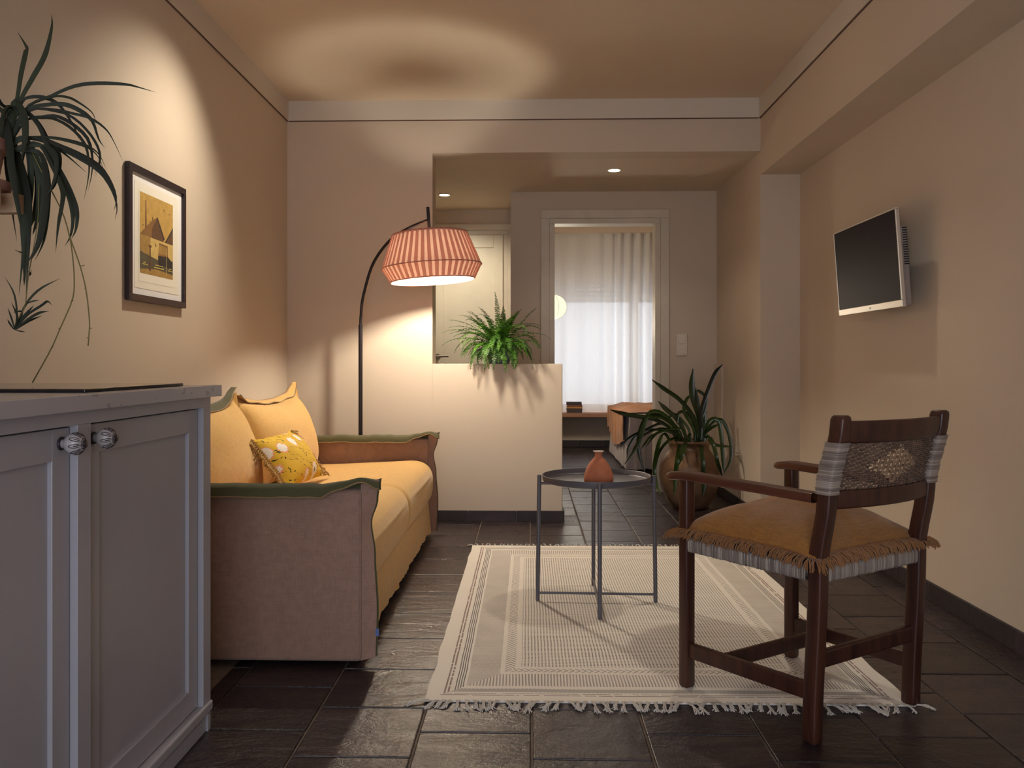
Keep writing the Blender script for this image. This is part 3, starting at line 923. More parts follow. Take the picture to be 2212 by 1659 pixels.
# ================================================================== KITCHEN UNIT
M['cab'] = plain('grey_cabinet_paint', srgb(166, 164, 173), 0.38, var=0.02, scale=4)
KX = -0.851
cabn = tag(empty('kitchen_cabinet', (KX, 1.58, 0)), 'grey shaker style base cabinet with two doors and round knobs', 'cabinet')
KC = Vector((KX, 1.58, 0))
K0, K1 = 0.90, 2.235
rel(MB().box(-1.495, KX - 0.030, K0, K1 - 0.018, 0.07, 0.888), KC).build('body', M['cab'], cabn)
fr = MB()
fr.rbox(KX - 0.030, KX, K1 - 0.050, K1, 0.078, 0.862, 0.001)
fr.rbox(KX - 0.030, KX, 1.570, 1.618, 0.078, 0.862, 0.001)
fr.rbox(KX - 0.030, KX, K0, K0 + 0.05, 0.078, 0.862, 0.001)
fr.rbox(KX - 0.030, KX, K0, K1, 0.862, 0.889, 0.001)
fr.rbox(KX - 0.030, KX + 0.006, K0, K1 + 0.002, 0.052, 0.078, 0.004)
rel(fr, KC).build('face_frame', M['cab'], cabn)
rel(MB().rbox(-1.495, KX - 0.030, K1 - 0.018, K1, 0.0, 0.889, 0.001).rbox(KX - 0.0305, KX, K1 - 0.018, K1, 0.0, 0.052, 0.001), KC).build('end_panel', M['cab'], cabn)
rel(MB().rbox(KX - 0.02, KX - 0.006, K0, K1 - 0.018, 0.0, 0.060, 0.002), KC).build('plinth', M['cab'], cabn)
M['knob_white'] = plain('knob_ceramic', srgb(178, 172, 174), 0.25, var=0.03)
M['knob_dark'] = plain('knob_pewter', srgb(62, 52, 56), 0.4, 0.5)
def knob(parent, y, z):
    k = MB()
    prof = [(0.0, 0.0), (0.010, 0.0), (0.008, 0.008), (0.013, 0.012), (0.0190, 0.020), (0.0205, 0.028), (0.018, 0.037), (0.012, 0.043), (0.006, 0.045), (0.0, 0.045)]
    k.lathe(prof, 28, mi=0)
    k.lathe([(0.0, 0.0449), (0.0072, 0.0449), (0.0074, 0.0478), (0.0, 0.0484)], 16, mi=1)
    k.lathe([(0.011, 0.0), (0.013, 0.002), (0.011, 0.005), (0.009, 0.003)], 20, mi=1, closed=True)
    def on(ra, an):           # point on the front dome, ra = height along the axis
        for (r0, z0), (r1, z1) in zip(prof, prof[1:]):
            if z0 <= ra <= z1 and z1 > z0:
                t = (ra - z0) / (z1 - z0); r = r0 + (r1 - r0) * t
                return Vector(((r + 0.0004) * math.cos(an), (r + 0.0004) * math.sin(an), ra))
    for q in range(9):
        a0 = 2 * math.pi * q / 9
        lp = []
        for i in range(15):
            tt = i / 14
            h = 0.0445 - 0.0185 * math.sin(math.pi * tt)
            lp.append(on(h, a0 + (tt - 0.5) * 0.42 * (1.0 + 0.5 * math.sin(math.pi * tt))))
        k.tube(lp, 0.00075, 5, mi=1)
        k.tube([on(0.0440, a0), on(0.039, a0), on(0.034, a0)], 0.0009, 5, mi=1)
    M4 = Matrix.Rotation(R(90), 4, 'Y')
    k.v = [tuple(M4 @ Vector(v)) for v in k.v]
    k.build('knob', [M['knob_white'], M['knob_dark']], parent, smooth=True, loc=(0.0, y, z))
def cdoor(y0, y1, ky):
    z0, z1, xf, w = 0.082, 0.858, KX - 0.014, 0.058
    d = empty('door', (xf, (y0 + y1) / 2, 0), 0, cabn)
    d.location = Vector((xf, (y0 + y1) / 2, 0)) - KC
    h = (y1 - y0) / 2
    for a, b, c, e in ((-h, -h + w, z0, z1), (h - w, h, z0, z1), (-h + w, h - w, z1 - w, z1), (-h + w, h - w, z0, z0 + w)):
        MB().rbox(-0.018, 0.0, a, b, c, e, 0.0015).build('door_rail', M['cab'], d)
    MB().box(-0.018, -0.009, -h + w, h - w, z0 + w, z1 - w).build('door_panel', M['cab'], d)
    knob(d, ky - (y0 + y1) / 2, 0.830)
cdoor(1.621, K1 - 0.053, 1.652)
cdoor(K0 + 0.053, 1.567, 1.536)

t = NT('speckled_quartz')
o_ = t.obj()
sp1 = t.math('LESS_THAN', t.noise(38, 2, 0.5, t.mapping(o_, (1, 0.5, 1))), 0.36)
t.base(t.mix(t.math('MULTIPLY', sp1, 0.45), srgb(176, 173, 180), srgb(110, 106, 120)))
t.set(Roughness=0.25)
M['quartz'] = t.mat
wt = MB().rbox(-1.499, KX + 0.021, K0, 2.262, 0.8895, 0.9195, 0.002).build('worktop', M['quartz'])
tag(wt, 'pale speckled stone worktop on the grey cabinet', 'worktop')
M['black_glass'] = plain('black_glass', srgb(26, 20, 26), 0.06, var=0.02)
hob = MB().rbox(-1.44, -0.885, 1.66, 2.14, 0.9200, 0.9270, 0.002).build('ceramic_hob', M['black_glass'])
tag(hob, 'thin black glass hob lying on the stone worktop', 'hob')

# ================================================================== RUG
RX_A, RX_B, RY_A, RY_B = -0.300, 1.100, 2.425, 4.485
rc = Vector(((RX_A + RX_B) / 2, (RY_A + RY_B) / 2, 0)); rhx, rhy = (RX_B - RX_A) / 2, (RY_B - RY_A) / 2
t = NT('woven_rug')
o_ = t.obj()
wn = t.noise(7, 2, 0.5, o_)
sep = t.n('ShaderNodeSeparateXYZ'); t.l(o_, sep.inputs[0])
u_ = t.math('ADD', sep.outputs[0], t.math('MULTIPLY', t.math('SUBTRACT', wn, 0.5), 0.006))
v_ = t.math('ADD', sep.outputs[1], t.math('MULTIPLY', t.math('SUBTRACT', wn, 0.5), 0.005))
dx = t.math('SUBTRACT', rhx, t.math('ABSOLUTE', u_)); dy = t.math('SUBTRACT', rhy, t.math('ABSOLUTE', v_))
side = t.math('LESS_THAN', dx, dy)
end = t.math('SUBTRACT', 1.0, side)
tt = t.math('MINIMUM', dx, dy)
al = t.math('ADD', t.math('MULTIPLY', side, v_), t.math('MULTIPLY', end, u_))
def band(a, b, x=None):
    x = tt if x is None else x
    return t.math('MULTIPLY', t.math('GREATER_THAN', x, a), t.math('LESS_THAN', x, b))
def AND(a, b): return t.math('MULTIPLY', a, b)
def OR(a, b): return t.math('MAXIMUM', a, b)
def frac(x, p): return t.math('FRACT', t.math('DIVIDE', x, p))
brk = t.math('GREATER_THAN', t.noise(55, 2, 0.5, o_), 0.38)
brown = AND(side, OR(band(0.050, 0.0555), band(0.0605, 0.066)))
dark = AND(side, OR(OR(band(0.080, 0.0832), band(0.0872, 0.0904)), OR(band(0.0944, 0.0976), band(0.1016, 0.1048))))
brown = OR(brown, AND(end, OR(band(0.040, 0.0445), band(0.053, 0.0565))))
zz = t.math('ABSOLUTE', t.math('SUBTRACT', frac(al, 0.012), 0.5))
dark = OR(dark, AND(AND(end, band(0.066, 0.092)), t.math('LESS_THAN', frac(t.math('ADD', tt, t.math('MULTIPLY', zz, 0.008)), 0.0066), 0.52)))
tw_side = t.math('LESS_THAN', frac(t.math('ADD', al, t.math('MULTIPLY', t.math('ABSOLUTE', t.math('SUBTRACT', frac(tt, 0.02), 0.5)), 0.008)), 0.0068), 0.55)
tw_end = t.math('LESS_THAN', frac(al, 0.0098), 0.46)
grey = AND(band(0.113, 0.211), OR(AND(side, tw_side), AND(end, tw_end)))
chv = t.math('LESS_THAN', frac(t.math('ADD', al, t.math('MULTIPLY', t.math('ABSOLUTE', t.math('SUBTRACT', tt, 0.242)), 1.1)), 0.0200), 0.38)
grey = OR(grey, AND(band(0.226, 0.258), chv))
dash = AND(AND(t.math('LESS_THAN', frac(u_, 0.0112), 0.44), t.math('LESS_THAN', frac(v_, 0.0135), 0.64)), t.math('GREATER_THAN', tt, 0.277))
cream = t.mix(t.noise(3, 4, 0.6, o_), srgb(240, 233, 224), srgb(226, 219, 211))
c = t.mix(t.math('MULTIPLY', grey, t.math('MULTIPLY_ADD', t.noise(9, 2, 0.5, o_), 0.5, 0.42)), cream, srgb(116, 102, 94))
c = t.mix(t.math('MULTIPLY', dash, t.math('MULTIPLY_ADD', t.noise(6, 3, 0.6, t.mapping(o_, (0.6, 3, 1))), 0.9, 0.36)), c, srgb(74, 66, 62))
c = t.mix(t.math('MULTIPLY', AND(brown, brk), 0.85), c, srgb(118, 84, 74))
c = t.mix(t.math('MULTIPLY', dark, 0.88), c, srgb(48, 46, 48))
t.base(c); t.set(Roughness=0.95, Sheen_Weight=0.15)
hgt = t.math('ADD', t.noise(1, 2, 0.5, t.mapping(o_, (350, 60, 60))), t.noise(1, 2, 0.5, t.mapping(o_, (60, 350, 60))))
t.bump(hgt, 0.3, 0.002)
M['rug'] = t.mat
M['rug_yarn'] = fabric('rug_yarn', srgb(214, 206, 198), weave=1500, fleck=0.2)
rug = tag(empty('fringed_rug', rc), 'cream flatwoven rug with black dash pattern and knotted fringe', 'rug')
def rz(x, y): return 0.0055 + 0.0014 * wob(x * 4, y * 5, 1) + 0.0012 * wob(x * 2, y * 11, 4)
def redge(x, y):
    return x + 0.006 * wob(y * 6, 7) * (abs(x) / rhx) ** 8 * (1 if x > 0 else -1), y
def rpt(u, v):
    x, y = (2 * u - 1) * rhx, (2 * v - 1) * rhy
    x2, y2 = redge(x, y)
    return (x2, y2, rz(x, y))
rm = MB().grid(rpt, 50, 74)
def rim(u):
    k = u * 4 % 4; i = int(k); f = k - i
    return [(f, 0), (1, f), (1 - f, 1), (0, 1 - f)][i % 4]
rm.grid(lambda u, v: (lambda p: (p[0], p[1], p[2] if v < 0.5 else 0.0006))(rpt(*rim(u))), 240, 1)
rm.build('rug_field', M['rug'], rug, smooth=True, angle=50)
rr = random.Random(11)
def tassel_mesh():
    m = MB()
    L = rr.uniform(0.048, 0.066); lean = rr.uniform(-0.022, 0.022); curl = rr.uniform(-0.02, 0.02)
    for k in range(9):
        x0 = rr.uniform(-0.008, 0.008)
        a = Vector((x0, 0.006, 0.005))
        b = Vector((x0 * 0.5 + lean * 0.25, -L * 0.3, 0.006 + rr.uniform(0, 0.004)))
        c_ = Vector((lean * 0.7 + rr.uniform(-0.006, 0.006) + curl * 0.5, -L * 0.68, 0.005 + rr.uniform(0, 0.005)))
        d = Vector((lean + curl * rr.uniform(0.2, 1.6) + rr.uniform(-0.010, 0.010), -L * rr.uniform(0.86, 1.08), 0.0025))
        m.tube(spline([a, b, c_, d], 8), 0.00135, 4)
    return m
tvar = []
nt = 62
for row in range(2):
    for i in range(nt):
        x = -rhx + 0.008 + (2 * rhx - 0.016) * i / (nt - 1) + rr.uniform(-0.003, 0.003)
        y = -rhy if row == 0 else rhy
        rot = (0, 0, rr.uniform(-0.3, 0.3) + (0 if row == 0 else math.pi))
        if row == 0 and i == 0: rot = (0, 0, -1.1)
        if row == 0 and i == nt - 1: rot = (0, 0, 1.25)
        if row == 1 and i == 0: rot = (0, 0, math.pi + 1.3)
        sc_ = 1.0 if row == 0 else 0.62
        if len(tvar) < 10:
            o = tassel_mesh().build('tassel', M['rug_yarn'], rug, smooth=True, loc=(x, y, 0.0), rot=rot); o.scale = (sc_, sc_, 1)
            tvar.append(o)
        else:
            copy_mesh(rr.choice(tvar), rug, (x, y, 0.0), rot, (sc_ * rr.choice((-1, 1)), sc_ * rr.uniform(0.9, 1.15), 1))

# ================================================================== TRAY TABLE AND VASE
M['tray_grey'] = plain('grey_powder_coat', srgb(96, 94, 102), 0.42, 0.25, var=0.03)
tab = tag(empty('tray_table', (0.276, 3.443, 0.0082), R(-1.5)), 'round grey metal tray table on thin legs standing on the rug', 'side table')
tm = MB().lathe([(0.0, 0.486), (0.205, 0.486), (0.216, 0.489), (0.2195, 0.495), (0.2205, 0.514), (0.2190, 0.5145), (0.2175, 0.513), (0.2165, 0.497), (0.2135, 0.4925), (0.204, 0.490), (0.0, 0.490)], 96)
tm.build('tray', M['tray_grey'], tab, smooth=True, angle=50)
for k in range(4):
    a = k * math.pi / 2
    c, s = math.cos(a), math.sin(a)
    lg = MB().tube([(0.2395 * c, 0.2395 * s, 0), (0.2325 * c, 0.2325 * s, 0.512)], 0.0085, 12)
    lg.build('leg', M['tray_grey'], tab, smooth=True, angle=50)
for z, r, rad in ((0.030, 0.236, 0.005), (0.478, 0.231, 0.0055)):
    for k in range(2):
        c, s = math.cos(k * math.pi / 2), math.sin(k * math.pi / 2)
        MB().tube([(-r * c, -r * s, z), (r * c, r * s, z)], rad, 10).build('crossbar', M['tray_grey'], tab, smooth=True, angle=50)
M['terracotta'] = plain('terracotta', srgb(186, 112, 80), 0.8, var=0.10, scale=18, bump=0.15)
M['lip_white'] = plain('vase_lip', srgb(232, 214, 202), 0.6)
vase = tag(empty('bottle_vase', (0.281, 3.395, 0.4986)), 'terracotta bottle vase with narrow white lipped neck on the tray table', 'vase')
vp = [(0.0, 0.0), (0.056, 0.0), (0.059, 0.004), (0.0595, 0.016), (0.056, 0.036), (0.049, 0.056), (0.039, 0.075), (0.028, 0.089), (0.0185, 0.098), (0.0150, 0.104), (0.0145, 0.112), (0.0165, 0.119), (0.0215, 0.1235)]
MB().lathe(vp, 48).build('vase_body', M['terracotta'], vase, smooth=True, angle=60)
MB().lathe([(0.0214, 0.1234), (0.0222, 0.1252), (0.0205, 0.1262), (0.0120, 0.1240), (0.0105, 0.105)], 40).build('lip', M['lip_white'], vase, smooth=True)

# ================================================================== ARMCHAIR
M['chair_wood'] = wood('dark_stained_wood', srgb(42, 22, 20), srgb(82, 46, 34), 0.36, 7, 'z')
M['rattan'] = [plain('pale_rattan', srgb(166, 152, 142), 0.34, var=0.08), plain('grey_rattan', srgb(146, 132, 124), 0.34, var=0.08), plain('dark_rattan', srgb(124, 110, 104), 0.34, var=0.08)]
M['rattan_dark'] = plain('brown_rattan', srgb(112, 90, 78), 0.32, var=0.25, scale=40)
M['rattan_band'] = plain('tan_cane', srgb(142, 114, 92), 0.4, var=0.2, scale=30)
ch = tag(empty('armchair', (0.7925, 2.498, 0), R(33.6)), 'dark wooden armchair with woven rattan back standing on the rug', 'chair')
def post(mb, spine, wx, wy, r=0.006):
    cs = []
    for sx, sy in ((1, 1), (-1, 1), (-1, -1), (1, -1)):
        for k in range(3):
            a = math.atan2(sy, sx) - R(45) + R(45) * k
            cs.append((sx * (wx / 2 - r) + r * math.cos(a), sy * (wy / 2 - r) + r * math.sin(a)))
    n = len(cs); vs_, fs_ = [], []
    for (x, y, z, *s) in spine:
        k = s[0] if s else 1.0
        for a, b in cs: vs_.append((x + a * k, y + b * k, z))
    for i in range(len(spine) - 1):
        for j in range(n): fs_.append((i * n + j, i * n + (j + 1) % n, (i + 1) * n + (j + 1) % n, (i + 1) * n + j))
    fs_ += [tuple(range(n - 1, -1, -1)), tuple((len(spine) - 1) * n + j for j in range(n))]
    return mb.add(vs_, fs_)
def backoff(z):
    return keyed([(0, (0.0,)), (0.45, (-0.018,)), (0.64, (-0.045,)), (0.84, (-0.085,))], z)[0]
BX, BY, FX, FY = 0.215, -0.217, 0.236, 0.217
for s in (-1, 1):
    zb = 0.0 if s < 0 else 0.008
    sp_ = [(s * BX, BY + backoff(z), z) for z in [zb + 0.004 + (0.832 - zb) * i / 24 for i in range(25)]]
    sp_ = [(s * BX, BY, zb, 0.9)] + sp_ + [(s * BX, BY + backoff(0.84) - 0.001, 0.844, 0.9), (s * BX, BY + backoff(0.84) - 0.001, 0.848, 0.7)]
    post(MB(), sp_, 0.036, 0.042).build('back_leg', M['chair_wood'], ch, smooth=True, angle=50)
    post(MB(), [(s * FX, FY, 0.008, 0.88), (s * FX, FY, 0.014), (s * FX, FY, 0.632)], 0.036, 0.036).build('front_leg', M['chair_wood'], ch, smooth=True, angle=50)
    am = MB()
    pts = [(s * (FX + 0.004), FY + 0.060, 0.640), (s * (FX + 0.002), FY - 0.02, 0.643), (s * BX, BY + 0.0, 0.632)]
    def armf(u, v):
        k = u * 12
        x = s * (FX + 0.006 - (FX - BX + 0.006) * u); y = FY + 0.062 + (BY - FY - 0.075) * u
        w = 0.031 - 0.009 * u; h = 0.0130
        tip = 1 - max(0, 1 - u / 0.05) ** 2 * 0.35
        z = 0.642 - 0.010 * u - 0.008 * max(0, 1 - u / 0.12)
        a = 2 * math.pi * v
        ca, sa = math.cos(a), math.sin(a)
        return (x + math.copysign(abs(ca) ** 0.35, ca) * w * tip, y, z + math.copysign(abs(sa) ** 0.45, sa) * h * tip)
    am.grid(armf, 30, 24)
    am.f.append(tuple(range(24))); am.m.append(0)
    am.build('armrest', wood('arm_wood', srgb(58, 30, 24), srgb(100, 56, 40), 0.34, 7, 'y') if s < 0 else bpy.data.materials['arm_wood'], ch, smooth=True, angle=50)
    MB().bar((s * (FX - 0.001), FY - 0.012, 0.118), (s * (BX + 0.001), BY + 0.014, 0.128), 0.020, 0.046, r=0.005).build('side_stretcher', M['chair_wood'], ch)
MB().bar((-BX + 0.012, BY - 0.006, 0.210), (BX - 0.012, BY - 0.006, 0.210), 0.020, 0.046, r=0.006).build('back_stretcher', M['chair_wood'], ch)
MB().bar((-FX + 0.010, 0.075, 0.122), (FX - 0.010, 0.075, 0.122), 0.020, 0.044, r=0.006).build('cross_stretcher', M['chair_wood'], ch)
def bow(x): return -0.034 * (1 - (x / BX) ** 2)
def curved_rail(name, z0, z1, th):
    def fn(u, v):
        x = -BX + 0.010 + (2 * BX - 0.020) * u
        a = 2 * math.pi * v
        ca, sa = math.cos(a), math.sin(a)
        zc, hh_ = (z0 + z1) / 2, (z1 - z0) / 2
        z = zc + math.copysign(abs(sa) ** 0.3, sa) * hh_
        return (x, BY + backoff(z) + bow(x) + math.copysign(abs(ca) ** 0.4, ca) * th / 2, z)
    MB().grid(fn, 26, 24).build(name, M['chair_wood'], ch, smooth=True, angle=50)
curved_rail('top_rail', 0.776, 0.833, 0.022)
curved_rail('lower_rail', 0.606, 0.654, 0.022)
# woven back panel: stakes, weft strands and the coarse diamond
NS = 22
stx = [-BX + 0.022 + (2 * BX - 0.044) * i / (NS - 1) for i in range(NS)]
def pan(x, z): return Vector((x, BY + backoff(z) + bow(x), z))
sk = MB()
for x in stx: sk.tube([pan(x, 0.650 + 0.130 * i / 6) for i in range(7)], 0.0022, 5, cap=False)
sk.build('stakes', M['rattan_dark'], ch, smooth=True)
def diamond(x, z): return abs(x - 0.005) / 0.105 + abs(z - 0.712) / 0.050 < 1.0
wf_ = MB(); dm = MB()
rows = 21
for r_ in range(rows):
    z = 0.6565 + 0.117 * r_ / (rows - 1)
    run = []
    for i in range(NS * 4 - 3):
        k = i / 4; j = int(k); f = k - j
        x = stx[j] + (stx[min(j + 1, NS - 1)] - stx[j]) * f
        if diamond(x, z):
            if len(run) > 2: wf_.tube(run, 0.0026, 5)
            run = []
            continue
        off = 0.0042 * math.cos(math.pi * k + (math.pi if r_ % 2 else 0))
        run.append(pan(x, z) + Vector((0, off, 0)))
    if len(run) > 2: wf_.tube(run, 0.0026, 5)
wf_.build('weft', M['rattan_dark'], ch, smooth=True)
cs_ = (stx[1] - stx[0])
dr = 0
z = 0.668
while z < 0.760:
    j = 0
    for j in range(NS - 1):
        x = (stx[j] + stx[j + 1]) / 2
        if not diamond(x, z): continue
        sg = -1 if (j + dr) % 2 == 0 else 1
        def rb(u, v):
            xx = x + (u - 0.5) * cs_ * 1.15
            p = pan(xx, z + (v - 0.5) * 0.0078)
            p.y += sg * (0.0052 * math.cos((u - 0.5) * math.pi * 0.9)) + sg * 0.001 * math.cos((v - 0.5) * math.pi)
            return p
        dm.grid(rb, 6, 2)
    dr += 1; z += 0.0128
for j, x in enumerate(stx):
    seg = [pan(x, 0.662 + 0.1 * i / 20) + Vector((0, -0.0012, 0)) for i in range(21)]
    seg = [p for p in seg if diamond(p.x, p.z)]
    if len(seg) > 2: dm.tube(seg, 0.0034, 5)
dm.build('diamond_weave', M['rattan_band'], ch, smooth=True)
# cord wrapping: ribbed sleeves round posts and seat rails
def wrap(name, p, q, wx, wz, N, mat, up=(0, 0, 1), bend=None, pw=0.45):
    p, q = Vector(p), Vector(q)
    d = (q - p).normalized(); sx = d.cross(Vector(up)).normalized(); uz = sx.cross(d)
    rj = random.Random(N)
    jit = [rj.uniform(-0.0010, 0.0010) for _ in range(N + 1)]
    def fn(u, v):
        k = u * N
        rid = abs(math.sin(math.pi * k)) * 0.0019 + jit[int(k) if k < N else N]
        a = 2 * math.pi * v; ca, sa = math.cos(a), math.sin(a)
        c = p.lerp(q, u)
        if bend: c = c + bend(u)
        return c + sx * math.copysign(abs(ca) ** pw, ca) * (wx / 2 + rid) + uz * math.copysign(abs(sa) ** pw, sa) * (wz / 2 + rid)
    m = MB().grid(fn, N * 4, 20)
    tint = [rj.choices((0, 1, 2), (4, 5, 2))[0] for _ in range(N)]
    m.m = [2 if (i // 20) % 4 == 3 and tint[i // 80] else tint[i // 80] for i in range(len(m.f))]
    return m.build(name, mat, ch, smooth=True)
for s in (-1, 1):
    pz = lambda u: Vector((0, backoff(0.645 + 0.135 * u), 0))
    wrap('post_wrap', (s * BX, BY, 0.645), (s * BX, BY, 0.780), 0.044, 0.050, 30, M['rattan'], up=(0, 1, 0), bend=pz)
sz = 0.436
wrap('seat_rail', (-FX + 0.002, FY - 0.018, sz), (-BX - 0.002, BY + 0.008, sz), 0.034, 0.040, 78, M['rattan'])
wrap('seat_rail', (FX - 0.002, FY - 0.018, sz), (BX + 0.002, BY + 0.008, sz), 0.034, 0.040, 78, M['rattan'])
wrap('seat_rail', (-FX + 0.018, FY, sz), (FX - 0.018, FY, sz), 0.034, 0.040, 84, M['rattan'])
wrap('seat_rail', (-BX + 0.018, BY - 0.016, sz), (BX - 0.018, BY - 0.016, sz), 0.034, 0.040, 78, M['rattan'])
t = NT('woven_seat')
wv1 = t.n('ShaderNodeTexWave', wave_type='BANDS', bands_direction='X'); wv1.inputs['Scale'].default_value = 60
wv2 = t.n('ShaderNodeTexWave', wave_type='BANDS', bands_direction='Y'); wv2.inputs['Scale'].default_value = 60
o_ = t.obj(); t.l(o_, wv1.inputs[0]); t.l(o_, wv2.inputs[0])
hgt = t.math('MULTIPLY', wv1.outputs['Fac'], wv2.outputs['Fac'])
t.base(t.mix(hgt, srgb(104, 88, 78), srgb(166, 148, 136))); t.set(Roughness=0.5); t.bump(hgt, 0.5, 0.003)
M['woven_seat'] = t.mat
MB().rbox(-0.222, 0.222, BY - 0.005, FY + 0.005, sz - 0.006, sz + 0.016, 0.004).build('seat', M['woven_seat'], ch)

# ------------------------------------------------------------------ fringed seat cushion
M['ochre'] = fabric('ochre_cotton', srgb(152, 102, 40), var=0.10, weave=420, fleck=0.32, bump=0.4)
M['ochre_yarn'] = fabric('ochre_yarn', srgb(150, 98, 48), weave=1500, fleck=0.3)
cu = tag(empty('chair_cushion', (0.7925, 2.498, sz + 0.031), R(35)), 'ochre cotton cushion with frayed fringe on the armchair seat', 'cushion')
CW, CD = 0.236, 0.230
def cpt(u, v, s):
    x, y = 2 * u - 1, 2 * v - 1
    th = (max(0, 1 - abs(x) ** 2.6) * max(0, 1 - abs(y) ** 2.6)) ** 0.55
    k = 1 + 0.05 * abs(x * y) ** 2
    z = 0.026 + (0.082 * th if s > 0 else -0.024 * th)
    z += 0.006 * wob(x * 2.2, y * 2.2, 3) * (1 + th) + (0.008 * math.exp(-((x - 0.15 - 0.2 * y) / 0.10) ** 2) if s > 0 else 0) * th
    z -= 0.016 * (abs(x) ** 6 + abs(y) ** 6) * 0.5
    return (x * CW * k * (1 - 0.04 * (1 - y * y)), y * CD * k * (1 - 0.04 * (1 - x * x)), z)
pillow_mesh('cushion_cover', M['ochre'], cpt, cu, 34, 34)
fg = MB()
rc_ = random.Random(5)
for i in range(1150):
    e = i / 1150 * 4; k = int(e); f = e - k
    u, v = [(f, 0), (1, f), (1 - f, 1), (0, 1 - f)][k]
    b = Vector(cpt(u, v, 1))
    out = [Vector((0, -1, 0)), Vector((1, 0, 0)), Vector((0, 1, 0)), Vector((-1, 0, 0))][k]
    cor = max(0, abs(f - 0.5) - 0.40) / 0.10
    nxt = [Vector((1, 0, 0)), Vector((0, 1, 0)), Vector((-1, 0, 0)), Vector((0, -1, 0))][k] * (1 if f > 0.5 else -1)
    o_dir = (out + nxt * cor * 0.8 + Vector((rc_.uniform(-0.35, 0.35), rc_.uniform(-0.35, 0.35), 0))).normalized()
    clump = 0.5 + 0.5 * wob(i * 0.16)
    L = rc_.uniform(0.044, 0.062)
    a = b - out * 0.004
    md = b + o_dir * L * 0.5 + Vector((0, 0, rc_.uniform(-0.004, 0.004) - 0.004))
    en = b + o_dir * L * (0.62 + 0.25 * clump) + Vector((0, 0, -L * (0.25 + 0.32 * clump)))
    fg.tube(spline([a, md, en], 4), 0.0018, 3, cap=False)
fr_ = fg.build('fringe', M['ochre_yarn'], cu, smooth=True)
fr_['kind'] = 'stuff'
